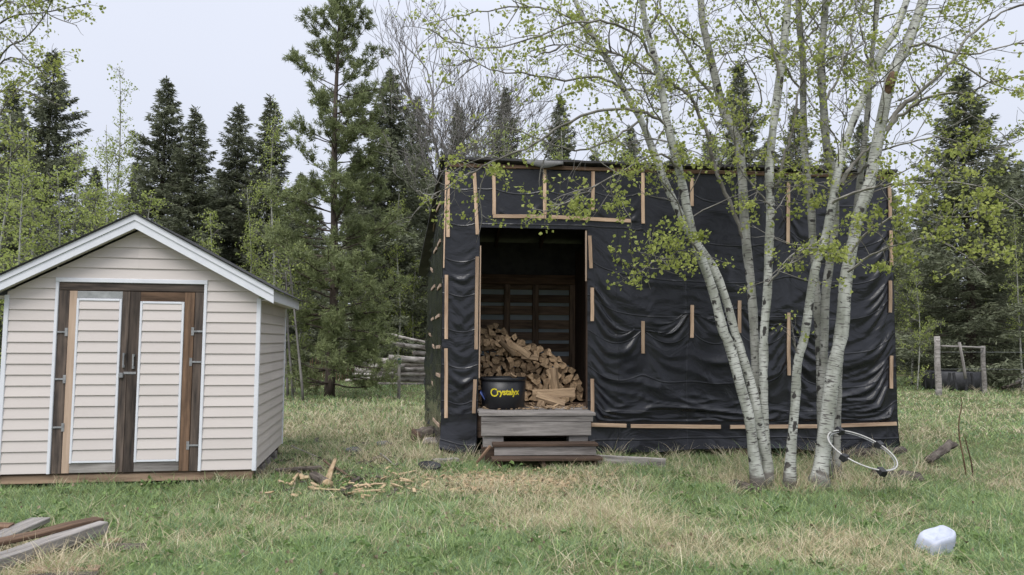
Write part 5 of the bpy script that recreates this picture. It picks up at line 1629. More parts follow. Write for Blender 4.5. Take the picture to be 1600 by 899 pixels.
# ------------------------------------------------------------------ things lying about
def plank_thing(name, a, b_, w, t, mat, label, cat='plank', group=None, up=(0, 0, 1), segs=4, jit=0.003):
    a, b_ = Vector(a), Vector(b_)
    me = prism_mesh(name, bar_profile(w, t, 0.006), (b_ - a).length, segs, jit, mats=[mat])
    o = link(name, me, None); o.matrix_world = frame(a, b_, up)
    return tag(o, label, cat, group)
def gp(px, py, h=0.0):
    p = on_ground(px, py); p.z = gz(p.x, p.y) + h; return p
# timber heap in the near corner
plank_thing('timber_beam', gp(-40, 902, 0.07), at(158, 823, gp(158, 846).y) , 0.135, 0.085, M['grey_board'], 'long weathered squared timber sloping up out of the heap in the near corner', 'timber', 'old timber heap')
plank_thing('timber_beam', gp(-60, 893, 0.16), at(155, 812, gp(158, 846).y + 0.06), 0.12, 0.03, M['brown_board'], 'brown board lying along the top of the long squared timber', 'timber', 'old timber heap')
plank_thing('timber_board', gp(-30, 870, 0.10), gp(62, 826, 0.09), 0.15, 0.04, M['grey_board'], 'grey weathered board with a broken tip behind the long timber', 'timber', 'old timber heap')
plank_thing('timber_block', gp(-60, 846, 0.10), gp(16, 842, 0.08), 0.12, 0.10, M['brown_board'], 'short sawn timber end at the picture edge on the heap', 'timber', 'old timber heap')
plank_thing('timber_board', gp(50, 893, 0.03), gp(158, 890, 0.03), 0.10, 0.035, M['skid'], 'reddish split board lying low in the grass under the heap', 'timber', 'old timber heap')
plank_thing('timber_board', gp(-30, 915, 0.03), gp(150, 902, 0.03), 0.18, 0.06, M['rotten'], 'dark rotten board at the bottom of the heap', 'timber', 'old timber heap')
def rough_log(name, a, b_, r, mat, label, cat='log', group=None, seg=10, n=9, squash=1.0, seed=1, end=None, taper=1.0, knob=0.12):
    rng = np.random.default_rng(seed)
    a, b_ = np.array(a), np.array(b_)
    c = (a + b_) / 2
    t = np.linspace(0, 1, n)[:, None]
    pts = a + (b_ - a) * t + rng.normal(size=(n, 3)) * r * 0.05
    d = (b_ - a) / np.linalg.norm(b_ - a)
    up = np.array([0, 0, 1.0]); s = np.cross(d, up); s /= np.linalg.norm(s) + 1e-9; u = np.cross(s, d)
    ang = np.linspace(0, 2 * np.pi, seg, endpoint=False)
    lump = 1 + knob * rng.normal(size=seg)
    V = []
    for i in range(n):
        rr = r * (1 + (taper - 1) * i / (n - 1)) * (lump + 0.5 * knob * rng.normal(size=seg))
        V.append(pts[i] + (np.cos(ang) * rr)[:, None] * s + (np.sin(ang) * rr * squash)[:, None] * u)
    V = np.concatenate(V)
    Q = [(i * seg + j, i * seg + (j + 1) % seg, (i + 1) * seg + (j + 1) % seg, (i + 1) * seg + j) for i in range(n - 1) for j in range(seg)]
    T = []
    V = np.concatenate([V, [pts[0]], [pts[-1]]])
    for j in range(seg):
        T.append((j, len(V) - 2, (j + 1) % seg)); T.append(((n - 1) * seg + j, (n - 1) * seg + (j + 1) % seg, len(V) - 1))
    base = np.array([c[0], c[1], V[:, 2].min()])
    # texture runs along local X: rotate into a frame
    mw = frame(Vector(a), Vector(b_)); mi = np.array(mw.inverted())
    Vl = V @ mi[:3, :3].T + mi[:3, 3]
    me = np_mesh(name, Vl, Q, T, True, None, None, [mat, end or mat], [0] * len(Q) + [1] * len(T))
    o = link(name, me, None); o.matrix_world = mw
    return tag(o, label, cat, group)
rough_log('rotten_log', gp(70, 860, 0.04), gp(232, 858, 0.02), 0.055, M['rotten'], 'dark rotten log lying in the grass beyond the long timber', 'log', None, 9, 9, 0.8, 71)
rough_log('bark_strip', gp(120, 852, 0.06), gp(190, 848, 0.05), 0.035, M['fire_side'], 'curl of brown bark lying on the dark rotten log', 'bark', None, 7, 7, 0.5, 72)
# right of the aspens
rough_log('rotten_log', gp(1368, 752, 0.06), gp(1440, 750, 0.05), 0.075, M['rotten'], 'grey crumbling log lying under the pale hoop', 'log', None, 10, 11, 0.7, 73, None, 0.8, 0.28)
rough_log('rotten_log', gp(1320, 716, 0.07), gp(1412, 712, 0.10), 0.07, M['rotten'], 'dark rotten log behind the pale hoop', 'log', None, 10, 11, 0.7, 74, None, 0.7, 0.28)
rough_log('driftwood_root', gp(1450, 724, 0.05), at(1488, 694, gp(1470, 716).y), 0.045, M['rotten'], 'gnarled grey root end sticking up beyond the hoop', 'root', None, 10, 10, 0.9, 75, None, 1.3, 0.32)
rough_log('root_burl', gp(1150, 756, 0.02), gp(1182, 768, 0.02), 0.07, M['rotten'], 'dark mossy root hump at the foot of the frontmost aspen', 'root', None, 10, 7, 0.6, 76)
# by the black shed
rough_log('stump_round', gp(648, 690, 0.10), gp(676, 686, 0.12), 0.11, M['rotten'], 'dark sawn log round beside the sheeted side wall', 'log', None, 12, 6, 0.95, 77, M['dark_wood'])
rough_log('stump_round', gp(664, 694, 0.06), gp(690, 696, 0.06), 0.065, M['bark_log'], 'smaller pale log end before the dark log round', 'log', None, 12, 6, 0.9, 78)
plank_thing('plank', gp(928, 724, 0.05), gp(1040, 727, 0.05), 0.04, 0.11, M['grey_board'], 'grey plank standing on edge along the foot of the black sheeting')
plank_thing('plank', gp(676, 722, 0.03), gp(716, 720, 0.03), 0.10, 0.05, M['grey_board'], 'short grey plank end in the grass before the black shed corner')
plank_thing('stick', gp(742, 728, 0.02), at(766, 697, gp(742, 728).y + 0.1), 0.035, 0.03, M['brown_board'], 'brown stick leaning against the steps', 'stick')
def stone(px, py, r, label, mat, seed, sq=0.5):
    rng = np.random.default_rng(seed)
    p = gp(px, py)
    V, Q, T = [], [], []
    seg, rows = 10, 6
    for i in range(rows + 1):
        ph = math.pi * i / rows
        for j in range(seg):
            a = 2 * math.pi * j / seg
            k = r * (1 + 0.16 * rng.normal())
            V.append((k * math.sin(ph) * math.cos(a) * 1.25, k * math.sin(ph) * math.sin(a), k * math.cos(ph) * sq + r * sq * 0.6))
    Q = [(i * seg + j, (i + 1) * seg + j, (i + 1) * seg + (j + 1) % seg, i * seg + (j + 1) % seg) for i in range(rows) for j in range(seg)]
    o = link('stone', np_mesh('stone', V, Q, None, True, None, None, [mat]), None); o.location = p
    return tag(o, label, 'stone')
stone(552, 706, 0.09, 'dark bluish stone nearer the cream shed in the dirt patch', M['stone'], 81)
stone(601, 692, 0.10, 'dark bluish stone further back in the dirt patch', M['stone'], 82, 0.4)
def near_shed(r):
    p = on_ground(r.normal(545, 55), min(max(r.normal(755, 10), 735), 785)); return p.x, p.y, gz(p.x, p.y) + 0.02
scatter_chips('wood_flakes', 55, near_shed, M['chip'], 0.085, 'pale wood flakes lying around the split log by the cream shed', 64)
# black shallow tray
bt = gp(671, 733)
tray = empty('rubber_tray', bt); tag(tray, 'small black rubber tray lying in the grass', 'tray')
lathe('tray_body', [(0.001, 0.004), (0.10, 0.004), (0.135, 0.06), (0.125, 0.062), (0.095, 0.014), (0.001, 0.012)], 20, M['rubber'], tray)
tray.rotation_euler = (0.15, 0.1, 0)
# split pieces by the cream shed
rough_log('split_log', gp(492, 750, 0.05), gp(512, 760, 0.05), 0.06, M['rotten'], 'dark barked split log lying among chips near the cream shed', 'log', None, 9, 5, 0.8, 83, M['chip'])
def chunk(px1, py1, px2, py2, r, label, seed, h1=0.05, h2=0.05):
    a, b_ = gp(px1, py1, h1), gp(px2, py2, h2)
    return rough_log('wood_chunk', a, b_, r, M['chip'], label, 'wood', 'fresh split wood lying on the grass', 7, 8, 0.42, seed, None, 0.45, 0.28)
chunk(507, 758, 523, 738, 0.035, 'pale split wedge standing up against the dark barked split log', 84, 0.01, 0.14)
chunk(487, 762, 532, 765, 0.03, 'long curved pale chip lying before the split log', 86, 0.02, 0.03)
chunk(550, 768, 602, 765, 0.035, 'pale flat slab nearest the grass by the split log', 87, 0.02, 0.02)
chunk(560, 760, 604, 757, 0.03, 'yellowish slab lying just behind the flat one', 88, 0.03, 0.02)
chunk(622, 744, 650, 738, 0.03, 'lone yellowish chip halfway to the steps', 89, 0.02, 0.02)
chunk(612, 808, 645, 806, 0.025, 'lone pale chip in the open grass', 90, 0.015, 0.015)
chunk(955, 742, 968, 733, 0.025, 'small yellow chip beside the grey plank on edge', 94, 0.01, 0.05)
chunk(455, 758, 466, 746, 0.03, 'small orange brown chunk at the cream shed corner', 95, 0.02, 0.05)
plank_thing('plank', gp(430, 742, 0.04), gp(502, 738, 0.05), 0.08, 0.03, M['rotten'], 'dark decayed board on the ground by the cream shed corner')
plank_thing('stick', gp(505, 735, 0.10), gp(556, 752, 0.02), 0.025, 0.02, M['dark_wood'], 'dark stick sloping down from the split log', 'stick')
plank_thing('stick', gp(455, 702, 0.05), gp(494, 716, 0.02), 0.016, 0.016, M['grey_board'], 'thin grey stick in the dirt patch by the cream shed', 'stick')
plank_thing('stick', gp(594, 712, 0.04), gp(622, 734, 0.02), 0.016, 0.016, M['grey_board'], 'thin grey stick pointing at the lone chip', 'stick')

# ---- hoop with black clips
hc = at(1347, 703, 7.5)
hoop = empty('hoop', Vector((hc.x, hc.y, hc.z))); tag(hoop, 'pale round hoop with black clips propped in the grass by the thick aspen', 'hoop')
HR = 0.335
ring = Acc(); th_ = np.linspace(0, 2 * np.pi, 49)
ring.tube(np.stack([HR * np.cos(th_), HR * np.sin(th_), 0 * th_], 1), np.full(49, 0.0075), 8, cap=False)
link('rim', ring.mesh('rim', True, [M['hoop']]), hoop)
ring2 = Acc(); ring2.tube(np.stack([(HR - 0.02) * np.cos(th_), (HR - 0.02) * np.sin(th_), 0 * th_ - 0.012], 1), np.full(49, 0.0045), 6, cap=False)
link('inner_rim', ring2.mesh('inner_rim', True, [M['steel']]), hoop)
for aa in (math.radians(222), math.radians(283), math.radians(40), math.radians(110)):
    mw = Matrix.Rotation(aa, 4, 'Z') @ Matrix.Translation((HR, 0, 0))
    pr = [(-0.04, -0.03), (0.03, -0.045), (0.05, 0.0), (0.03, 0.04), (-0.035, 0.03)]
    me = prism_mesh('clip', [(y * 0.8, z * 0.8) for y, z in pr], 0.075, 1, 0, mats=[M['rubber']])
    link('clip', me, hoop, None, mw @ Matrix.Translation((-0.03, 0, -0.01)))
hoop.rotation_euler = (math.radians(25), math.radians(13), 0.0)

# ---- white plastic container lying in the near grass
cp = gp(1457, 858)
jug = empty('plastic_container', cp); tag(jug, 'white plastic container lying upturned in the near grass', 'container')
rows = [(0.132, 0.100, 0.0, 0.0), (0.140, 0.104, 0.03, 0.0), (0.138, 0.102, 0.035, 0.0), (0.130, 0.096, 0.125, 0.004), (0.126, 0.092, 0.145, 0.005), (0.116, 0.083, 0.157, 0.006), (0.100, 0.068, 0.160, 0.008), (0.096, 0.064, 0.156, 0.008), (0.05, 0.03, 0.156, 0.008)]
V, Q = [], []
seg = 24
rj = np.random.default_rng(8)
for rx, ry, zz_, sh in rows:
    for k in range(seg):
        a = 2 * math.pi * k / seg
        c_, s_ = math.cos(a), math.sin(a)
        e_ = 0.46
        V.append((rx * 0.9 * math.copysign(abs(c_) ** e_, c_) + sh + 0.003 * rj.normal(), ry * math.copysign(abs(s_) ** e_, s_), zz_ + 0.34 * (rx * c_) * zz_ / 0.16 + 0.001 * rj.normal()))
for i in range(len(rows) - 1):
    for k in range(seg):
        Q.append((i * seg + k, i * seg + (k + 1) % seg, (i + 1) * seg + (k + 1) % seg, (i + 1) * seg + k))
T = []
V.append((0.008, 0, 0.156)); 
for k in range(seg): T.append(((len(rows) - 1) * seg + k, (len(rows) - 1) * seg + (k + 1) % seg, len(V) - 1))
link('container_body', np_mesh('container_body', V, Q, T, True, None, None, [M['white_plastic']]), jug)
lip = Acc(); lip.tube(np.array([(V[k % seg][0] * 1.02, V[k % seg][1] * 1.02, 0.006) for k in range(seg + 1)]), np.full(seg + 1, 0.008), 6, cap=False)
link('container_rim', lip.mesh('container_rim', True, [M['white_plastic']]), jug)
jug.rotation_euler = (0.25, 0.05, 0.35); jug.location.z -= 0.02; jug.scale = (0.92, 0.92, 1.05)

# ------------------------------------------------------------------ log heap behind
LOGS = [((405, 140), (1000, 275), 32, 'topmost crooked log sticking out over the heap'), ((540, 262), (1005, 315), 46, 'pale log just under the crooked topmost one'), ((720, 355), (1010, 375), 46, 'short pale log near the sheeted wall above the sawn one'),
        ((465, 415), (1010, 445), 78, 'thick log with a bright sawn end facing the pine'), ((240, 505), (640, 522), 84, 'thick dark log under the sawn one towards the pine'), ((560, 545), (1020, 528), 40, 'slim white log under the bright sawn log'),
        ((60, 590), (330, 588), 30, 'thin log end reaching out furthest towards the pine'), ((390, 582), (1000, 592), 36, 'slim log above the thick bottom one'), ((300, 618), (1000, 655), 74, 'thick white barked log low in the heap'),
        ((0, 655), (420, 615), 32, 'long thin log slanting out low towards the pine'), ((300, 690), (640, 692), 36, 'bottom log on the pine side'), ((600, 692), (1000, 694), 34, 'bottom log on the black shed side'), ((380, 215), (640, 275), 34, 'brown log behind the green post near the top'),
        ((100, 625), (380, 640), 30, 'thin dark log among the low ends')]
for li, (a, b_, d, lab) in enumerate(LOGS):
    Y = 25.0 + (li % 3) * 0.18
    pa = at(540 + a[0] / 6.913, 500 + a[1] / 6.913, Y); pb = at(540 + b_[0] / 6.913, 500 + b_[1] / 6.913, Y + 0.2)
    rough_log('log', pa, pb, d / 6.913 / 2 * PXM * Y, M['bark_log'], lab, 'log', 'logs heaped behind the sheds', 10, 7, 1.0, 200 + li, M['log_end'], 0.92, 0.05)
for q in range(8):
    pa = at(555 + 12 * (q % 4), 566 + 13 * (q // 4), 25.7); pb = at(705, 566 + 12 * (q // 4) + (q % 4), 25.8)
    rough_log('log', pa, pb, 0.14, M['bark_log'], 'grey log deep inside the heap behind the front logs', 'log', 'logs heaped behind the sheds', 8, 5, 1.0, 230 + q, M['log_end'], 0.95, 0.05)
fp = gp(623, 622)
post = empty('fence_post', fp); tag(post, 'thin steel post with a greenish top before the log heap', 'post')
ht = at(623, 560, fp.y).z - fp.z
bar('post_shaft', (0, 0, -0.1), (0, 0, ht * 0.86), 0.075, 0.05, M['grey_board'], post)
bar('post_top', (0, 0, ht * 0.86 + 0.001), (0, 0, ht), 0.08, 0.055, plain_mat('faded green paint', (0.04, 0.085, 0.07), 0.6), post)

# ------------------------------------------------------------------ fence frame, trough and junk on the meadow
def pole_thing(name, px, py, py_top, Y, wpx, label, lean=0.0):
    p = at(px, py, Y); b0 = Vector((p.x, Y, gz(p.x, Y)))
    e_ = empty(name, b0); tag(e_, label, 'post', 'fence posts on the meadow')
    tz = at(px, py_top, Y).z
    A = Acc(); zz = np.linspace(-0.15, tz, 8)
    A.tube(np.stack([lean * zz + 0.01 * np.sin(zz * 5), 0 * zz, zz], 1), np.full(8, wpx * 0.5 * PXM * Y) * np.linspace(1.06, 0.94, 8), 9)
    link('post_shaft', A.mesh('post_shaft', True, [M['grey_board']]), e_)
    return e_, tz
FY = 21.5
pole_thing('fence_post', 1466.5, 612, 526, FY, 9.0, 'tall thick weathered fence post at the end of the frame')
pole_thing('fence_post', 1538, 606, 540, FY + 0.9, 7.0, 'shorter fence post at the far end of the frame rail')
a, b_ = at(1471, 541, FY + 0.1), at(1537, 543.5, FY + 0.8)
rough_log('fence_rail', a, b_, 0.03, M['grey_board'], 'pole rail nailed between the two fence posts', 'rail', None, 8, 5, 1, 240, None, 1, 0.04)
a, b_ = at(1499, 535, FY + 0.35), at(1509, 592, FY + 0.3)
rough_log('stake', b_, a, 0.04, M['grey_board'], 'leaning stake hanging down from the fence rail', 'stake', None, 8, 5, 1, 241, None, 1, 0.04)
for py0, py1, lab in ((550.5, 551, 'upper fence wire running out of the picture'), (577, 578, 'lower fence wire running out of the picture')):
    wa = Acc(); pa, pb, pc = at(1468, py0, FY), at(1538, py0, FY + 0.9), at(1640, py1, FY + 2)
    wa.tube(smooth_path([pa, pb, pc], 12) - np.array(pa), np.full(12, 0.007), 4, cap=False)
    o = link('fence_wire', wa.mesh('fence_wire', True, [M['wire']]), None); o.location = pa; tag(o, lab, 'wire')
# big ribbed tyre trough
tc_ = at(1513, 606, 23.6)
tyre = empty('tyre_trough', Vector((tc_.x, 24.4, gz(tc_.x, 24.4)))); tag(tyre, 'big black ribbed tractor tyre lying flat behind the fence frame', 'tyre')
TRR, THH = 0.90, 0.60
lathe('tyre_wall', [(TRR * 0.62, 0.02), (TRR * 0.92, 0.0), (TRR, 0.06), (TRR, THH - 0.06), (TRR * 0.93, THH), (TRR * 0.62, THH - 0.02), (TRR * 0.60, THH - 0.08), (TRR * 0.60, 0.06), (TRR * 0.62, 0.02)], 40, M['rubber'], tyre)
for k in range(22):
    a = 2 * math.pi * k / 22
    mw = Matrix.Rotation(a, 4, 'Z') @ Matrix.Translation((TRR - 0.01, 0, 0.02)) @ Matrix.Rotation(math.radians(8 if k % 2 else -8), 4, 'X')
    me = prism_mesh('tread_lug', bar_profile(0.075, 0.06, 0.01), THH - 0.05, 1, 0, mats=[M['rubber']])
    link('tread_lug', me, tyre, None, mw @ Matrix.Rotation(math.radians(-90), 4, 'Y'))
# junk beside it
for q, (x1, y1, x2, y2, w_, mt, lab) in enumerate([(1572, 604, 1612, 592, 5, 'rotten', 'dark bent bar on the scrap heap at the picture edge'), (1580, 601, 1618, 583, 5, 'grey_board', 'pale board leaning on the scrap heap'), (1566, 606, 1610, 603, 6, 'rotten', 'dark log under the scrap heap'), (1588, 598, 1600, 578, 4, 'grey_board', 'short upright stick in the scrap heap'), (1590, 592, 1625, 576, 5, 'white_trim', 'whitish board at the back of the scrap heap')]):
    rough_log('scrap_piece', at(x1, y1, 24.0 + 0.15 * q), at(x2, y2, 24.2 + 0.15 * q), w_ * 0.5 * PXM * 24, M[mt], lab, 'scrap', 'scrap heap beyond the fence', 7, 5, 0.7, 250 + q)
# bare whip in the right foreground meadow
for q, (pts, lab) in enumerate([([(1510, 735), (1500, 690), (1498, 660), (1503, 632), (1501, 620)], 'taller bare whip growing beyond the gnarled root'), ([(1520, 732), (1512, 700), (1507, 682)], 'shorter bare whip beside the taller one')]):
    pp = smooth_path(ppath(pts, 8.6), 10); b0 = Vector((pp[0][0], pp[0][1], gz(pp[0][0], pp[0][1])))
    A = Acc(); v_ = pp - np.array(b0); v_[0, 2] = -0.03
    A.tube(v_, np.linspace(0.009, 0.004, 10), 5)
    o = link('bare_whip', A.mesh('bare_whip', True, [M['brown_board']]), None); o.location = b0; tag(o, lab, 'sapling')
# picket fence far back between the trunks
pk = 0
for px in np.arange(484, 562, 4.2):
    p = at(px, 602, 27.5); b0 = Vector((p.x, 27.5, gz(p.x, 27.5)))
    o = bar('fence_picket', (0, 0, -0.1), (0.02 * math.sin(px), 0, 0.72 + 0.08 * math.sin(px * 1.7)), 0.045, 0.025, M['brown_board'])
    o.location = b0 + Vector((0, 0, -0.05)); tag(o, 'thin brown picket of the low fence behind the pine trunk', 'picket', 'pickets of the low fence behind the pine')


# ------------------------------------------------------------------ grass, straw and weeds
def in_frame(n, ymin, ymax, power, rng, margin=1.04):
    """points on the ground within the view, denser nearby"""
    u = rng.uniform(0, 1, n)
    y = (ymin ** (1 - power) + u * (ymax ** (1 - power) - ymin ** (1 - power))) ** (1 / (1 - power))
    x = rng.uniform(-1, 1, n) * y * (800 / FPX) * margin
    return x, y
def pix(x, y, z=0.0):
    """photo pixel of ground points, used to lay patches out where they lie"""
    dx_, dy_, dz_ = x - CAM.x, y - CAM.y, z - CAM.z
    f = dx_ * _F.x + dy_ * _F.y + dz_ * _F.z
    return CXP + FPX * (dx_ * _R.x + dy_ * _R.y + dz_ * _R.z) / f, CYP - FPX * (dx_ * _U.x + dy_ * _U.y + dz_ * _U.z) / f
def blob(x, y, c, rx, ry):
    return np.exp(-(((x - c[0]) / rx) ** 2 + ((y - c[1]) / ry) ** 2))
STEM_FEET = [(o.location.x, o.location.y) for o in bpy.data.objects if o.name.startswith('aspen_tree') and o.location.x > 0]
_g = lambda px, py: (on_ground(px, py).x, on_ground(px, py).y)
def straw_amount(x, y):
    s = 0.24 + 0.32 * vnoise(x, y, 0.9) + 0.22 * vnoise(x + 31, y, 0.35)
    s += 0.55 * blob(x, y, _g(930, 815), 0.8, 0.6) + 0.35 * blob(x, y, _g(80, 870), 1.0, 0.5)
    s += 0.75 * blob(x, y, _g(560, 670), 1.6, 1.6) + 0.7 * blob(x, y, _g(560, 640), 2.6, 3.2) + 0.35 * blob(x, y, _g(1500, 625), 3.5, 2.0) + 0.9 * blob(x, y, _g(640, 715), 0.7, 0.5) + 0.8 * blob(x, y, _g(790, 755), 1.2, 0.45)
    s += 0.8 * blob(x, y, _g(1290, 755), 0.9, 0.35) + 0.7 * blob(x, y, _g(1430, 680), 0.9, 0.8) + 0.5 * blob(x, y, _g(1500, 640), 2.2, 1.2)
    s += 0.4 * blob(x, y, _g(1200, 870), 0.9, 0.35) + 0.4 * blob(x, y, _g(430, 740), 0.8, 0.4)
    s -= 0.35 * blob(x, y, _g(600, 850), 1.2, 0.5) + 0.3 * blob(x, y, _g(150, 790), 1.3, 0.5)
    for (bx, by) in STEM_FEET: s = s + 0.45 * blob(x, y, (bx, by), 0.28, 0.25)
    s = 0.46 + 1.6 * (s - 0.44)                       # patches stand apart
    return np.clip(s, 0.03, 0.98)
def bare_amount(x, y):
    b = 0.9 * blob(x, y, _g(570, 705), 0.95, 0.45) + 0.75 * blob(x, y, _g(800, 752), 1.1, 0.35) + 0.5 * blob(x, y, _g(480, 752), 0.6, 0.3)
    return np.clip(b, 0, 1)
def tall_amount(x, y):
    t = 0.55 * blob(x, y, _g(1290, 745), 1.1, 0.35) + 0.6 * blob(x, y, _g(640, 712), 0.6, 0.5) + 0.45 * blob(x, y, _g(1400, 700), 1.0, 0.8) + 0.5 * blob(x, y, _g(1080, 730), 1.1, 0.3)
    t += 0.5 * blob(x, y, _g(250, 748), 1.6, 0.15) + 0.45 * blob(x, y, _g(560, 640), 2.4, 3.0)
    t += 0.35 * np.clip(vnoise(x + 9, y + 4, 0.55), 0, 1) + 0.35 * blob(x, y, _g(560, 665), 1.6, 1.4) + 0.25 * blob(x, y, _g(930, 815), 0.8, 0.5) + 0.35 * blob(x, y, _g(920, 735), 0.25, 0.2)
    for (bx, by) in STEM_FEET: t = t + 0.5 * blob(x, y, (bx, by), 0.22, 0.2)
    return t
def inside_buildings(x, y):
    p = (x - sh_o.x) * sh_ax.x + (y - sh_o.y) * sh_ax.y; q = (x - sh_o.x) * sh_ay.x + (y - sh_o.y) * sh_ay.y
    a = (p > -0.02) & (p < SH_W + 0.02) & (q > 0.02) & (q < SH_D)
    p = (x - ws_o.x) * wx.x + (y - ws_o.y) * wx.y; q = (x - ws_o.x) * wy.x + (y - ws_o.y) * wy.y
    b = (p > 0.02) & (p < WS_W - 0.02) & (q > -0.04) & (q < WS_D)
    c = (p > PX0 + 0.1) & (p < PX1) & (q > PF - 0.45) & (q < 0)
    return a | b | c
def blades(x, y, h, w, lean, curl, col, rng, sections=3):
    n = len(x)
    z0 = ground_z(x, y) - 0.012
    a = rng.uniform(0, 6.283, n); fa = rng.uniform(0, 6.283, n)
    dirx, diry = np.cos(a), np.sin(a)
    sx, sy = np.cos(fa), np.sin(fa)
    V, C = [], []
    for k in range(sections):
        t = k / (sections - 1)
        out = h * (lean * t + curl * t * t)
        up = h * np.maximum(t * (1 - 0.35 * lean) - 0.55 * curl * t * t, 0.02 * t)
        cx, cy, cz = x + dirx * out, y + diry * out, z0 + up
        ww = w * (1 - t) * 0.5 if k < sections - 1 else 0
        if k < sections - 1:
            ww = w * 0.5 * (1 - 0.45 * t)
            V += [np.stack([cx - sx * ww, cy - sy * ww, cz], 1), np.stack([cx + sx * ww, cy + sy * ww, cz], 1)]
        else:
            V += [np.stack([cx, cy, cz], 1)]
    m = len(V)
    VV = np.stack(V, 1).reshape(-1, 3)
    k0 = np.arange(n)[:, None] * m
    T = []
    for s in range(sections - 2):
        T += [k0 + np.array([[2 * s, 2 * s + 1, 2 * s + 3]]), k0 + np.array([[2 * s, 2 * s + 3, 2 * s + 2]])]
    T.append(k0 + np.array([[m - 3, m - 2, m - 1]]))
    return VV, np.concatenate(T), np.repeat(col, m, axis=0)
def colours(n, strawf, rng):
    g1 = np.array([0.150, 0.220, 0.090]); g2 = np.array([0.385, 0.490, 0.205]); g3 = np.array([0.190, 0.285, 0.165])
    s1 = np.array([0.44, 0.365, 0.24]); s2 = np.array([0.74, 0.665, 0.49])
    t = rng.uniform(0, 1, n)[:, None]
    green = g1 * (1 - t) + g2 * t
    green = np.where(rng.random(n)[:, None] < 0.25, g3 * rng.uniform(0.8, 1.3, n)[:, None], green)
    straw = s1 * (1 - t) + s2 * t
    return np.where((rng.random(n) < strawf)[:, None], straw, green)

rng = np.random.default_rng(500)
acc = Acc()
for n, y0, y1, power, hmul, wmin in ((330000, 4.3, 11.5, 2.0, 1.0, 0.0042), (110000, 11.5, 32.0, 1.6, 1.0, 0.010)):
    x, y = in_frame(n, y0, y1, power, rng)
    keep = ~inside_buildings(x, y) & (rng.random(n) > bare_amount(x, y) * 0.85)
    x, y = x[keep], y[keep]; n = len(x)
    st = straw_amount(x, y)
    far = np.clip((y - 11.5) / 6, 0, 1)
    st = st * (1 - 0.45 * far)
    h = (0.055 + 0.05 * rng.random(n) ** 1.5 + 0.17 * tall_amount(x, y) * rng.random(n)) * hmul
    h *= np.where(rng.random(n) < 0.06, 1.7, 1.0) * (1 + 0.55 * np.clip(vnoise(x + 70, y + 20, 0.22), -0.6, 1))
    w = wmin * (0.7 + 0.8 * rng.random(n)) * (1 + np.clip(y - 6, 0, 30) * 0.06)
    acc_v = blades(x, y, h, w, rng.uniform(0.1, 0.75, n), rng.uniform(0.0, 0.75, n), colours(n, st * 0.72, rng), rng, 3)
    acc.add(acc_v[0], None, acc_v[1], None, acc_v[2])
grass = link('grass', acc.mesh('grass', False, [M['grass']], True), None)
tag(grass, 'short rough spring grass covering the yard and meadow', 'grass', None, 'stuff')

acc = Acc()
x, y = in_frame(150000, 4.3, 24.0, 1.8, rng)
st = straw_amount(x, y)
keep = ~inside_buildings(x, y) & (rng.random(len(x)) < st ** 1.6 * 0.42 * np.clip(1.25 - y / 20, 0.25, 1))
x, y = x[keep], y[keep]; n = len(x)
ta = tall_amount(x, y)
up = rng.random(n) < (0.30 + 0.35 * ta)
h = np.where(up, 0.10 + 0.30 * rng.random(n) * (0.4 + ta), 0.07 + 0.22 * rng.random(n) ** 1.5)
t = rng.uniform(0, 1, n)[:, None]
col = np.array([0.38, 0.30, 0.175]) * (1 - t) + np.array([0.64, 0.56, 0.385]) * t
lean = np.where(up, rng.uniform(0.05, 0.6, n), rng.uniform(0.9, 1.3, n)); curl = np.where(up, rng.uniform(0, 0.7, n), rng.uniform(0.0, 0.35, n))
vv = blades(x, y, h, 0.0036 * (0.7 + 0.7 * rng.random(n)) * (1 + np.clip(y - 6, 0, 30) * 0.05), lean, curl, col, rng, 4)
acc.add(vv[0] + np.array([0, 0, 0.018]), None, vv[1], None, vv[2])
straw = link('dry_straw', acc.mesh('dry_straw', False, [M['grass']], True), None)
tag(straw, 'dead pale grass stalks tangled through the green grass', 'straw', None, 'stuff')

# dead leaves and thatch scraps lying in the grass
acc = Acc()
x, y = in_frame(1000, 4.3, 14.0, 1.8, rng)
keep = ~inside_buildings(x, y)
x, y = x[keep], y[keep]
leaf_cards(acc, np.stack([x, y, ground_z(x, y) + rng.uniform(0.02, 0.07, len(x))], 1), 0.034, rng, 0.0, 1.2)
dl = link('dead_leaves', acc.mesh('dead_leaves', False, [leaf_mat('dead brown leaf', (0.12, 0.09, 0.06), (0.38, 0.31, 0.22), 0.1, 0.8)], True), None)
tag(dl, 'brown dead leaves scattered through the grass', 'leaves', None, 'stuff')
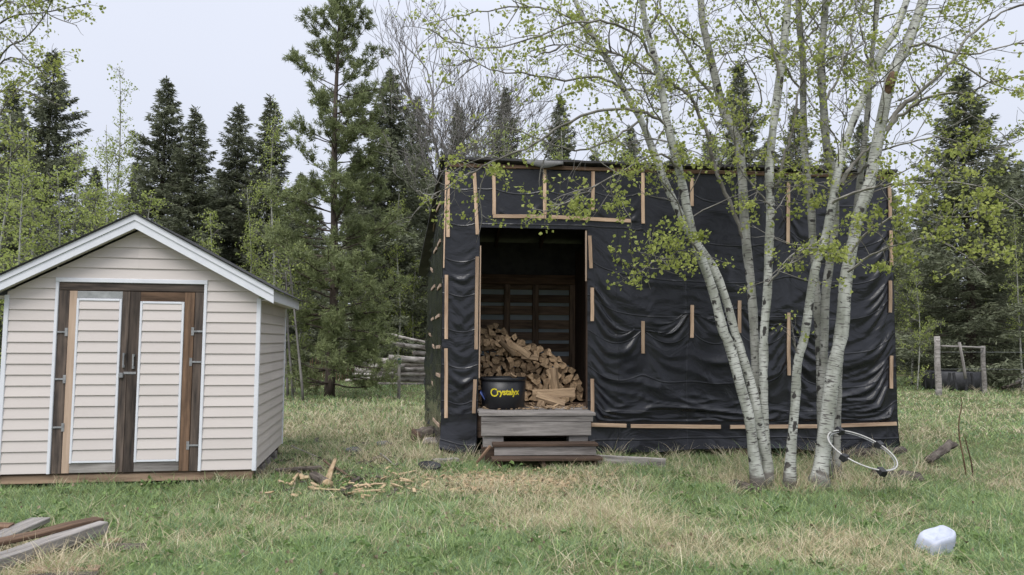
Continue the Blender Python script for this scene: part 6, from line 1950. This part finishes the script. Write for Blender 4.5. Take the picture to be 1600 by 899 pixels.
# broad leaved weeds in small rosettes
acc = Acc()
x, y = in_frame(420, 4.3, 9.5, 1.8, rng)
keep = ~inside_buildings(x, y) & (straw_amount(x, y) < 0.5)
for xx, yy in zip(x[keep], y[keep]):
    m = rng.integers(4, 9)
    leaf_cards(acc, np.array([xx, yy, gz(xx, yy) + 0.05]) + rng.normal(size=(m, 3)) * np.array([0.03, 0.03, 0.012]), 0.055, rng, -0.1, 1.8)
wd = link('weeds', acc.mesh('weeds', False, [leaf_mat('weed leaf', (0.10, 0.17, 0.06), (0.24, 0.34, 0.12), 0.3, 0.5)], True), None)
tag(wd, 'low broad leaved weeds among the grass', 'weeds', None, 'stuff')

# long uneven tufts where nobody treads: along the walls, round the trunks, between the sheds
acc = Acc()
TUFTS = [((915, 1400), (704, 728), 70, 0.75), ((1130, 1430), (735, 772), 60, 0.6), ((450, 690), (632, 715), 110, 0.75), ((0, 400), (744, 762), 46, 0.5), ((1410, 1520), (655, 735), 36, 0.55),
         ((620, 740), (695, 735), 26, 0.85), ((880, 1010), (770, 850), 26, 0.8), ((0, 1600), (770, 900), 90, 0.35), ((1440, 1600), (600, 640), 40, 0.8), ((60, 200), (850, 895), 14, 0.85)]
for (xa, xb), (ya, yb), cnt, dry in TUFTS:
    for q in range(cnt):
        c = on_ground(rng.uniform(xa, xb), rng.uniform(ya, yb))
        if inside_buildings(np.array([c.x]), np.array([c.y]))[0]: continue
        m = rng.integers(16, 40)
        xx = c.x + rng.normal(size=m) * 0.055; yy = c.y + rng.normal(size=m) * 0.045
        hh = rng.uniform(0.12, 0.26) * rng.uniform(0.5, 1.5, m) * (1.15 if dry > 0.5 else 0.9)
        cc = colours(m, np.full(m, dry if rng.random() < 0.6 else dry * 0.4), rng)
        vv = blades(xx, yy, hh, np.full(m, 0.0050) * (1 + max(0, c.y - 6) * 0.05), rng.uniform(0.05, 0.7, m), rng.uniform(0.1, 0.9, m), cc, rng, 4)
        acc.add(vv[0], None, vv[1], None, vv[2])
tf = link('grass_tufts', acc.mesh('grass_tufts', False, [M['grass']], True), None)
tag(tf, 'long uneven grass tufts along the walls and round the trunks', 'grass', None, 'stuff')
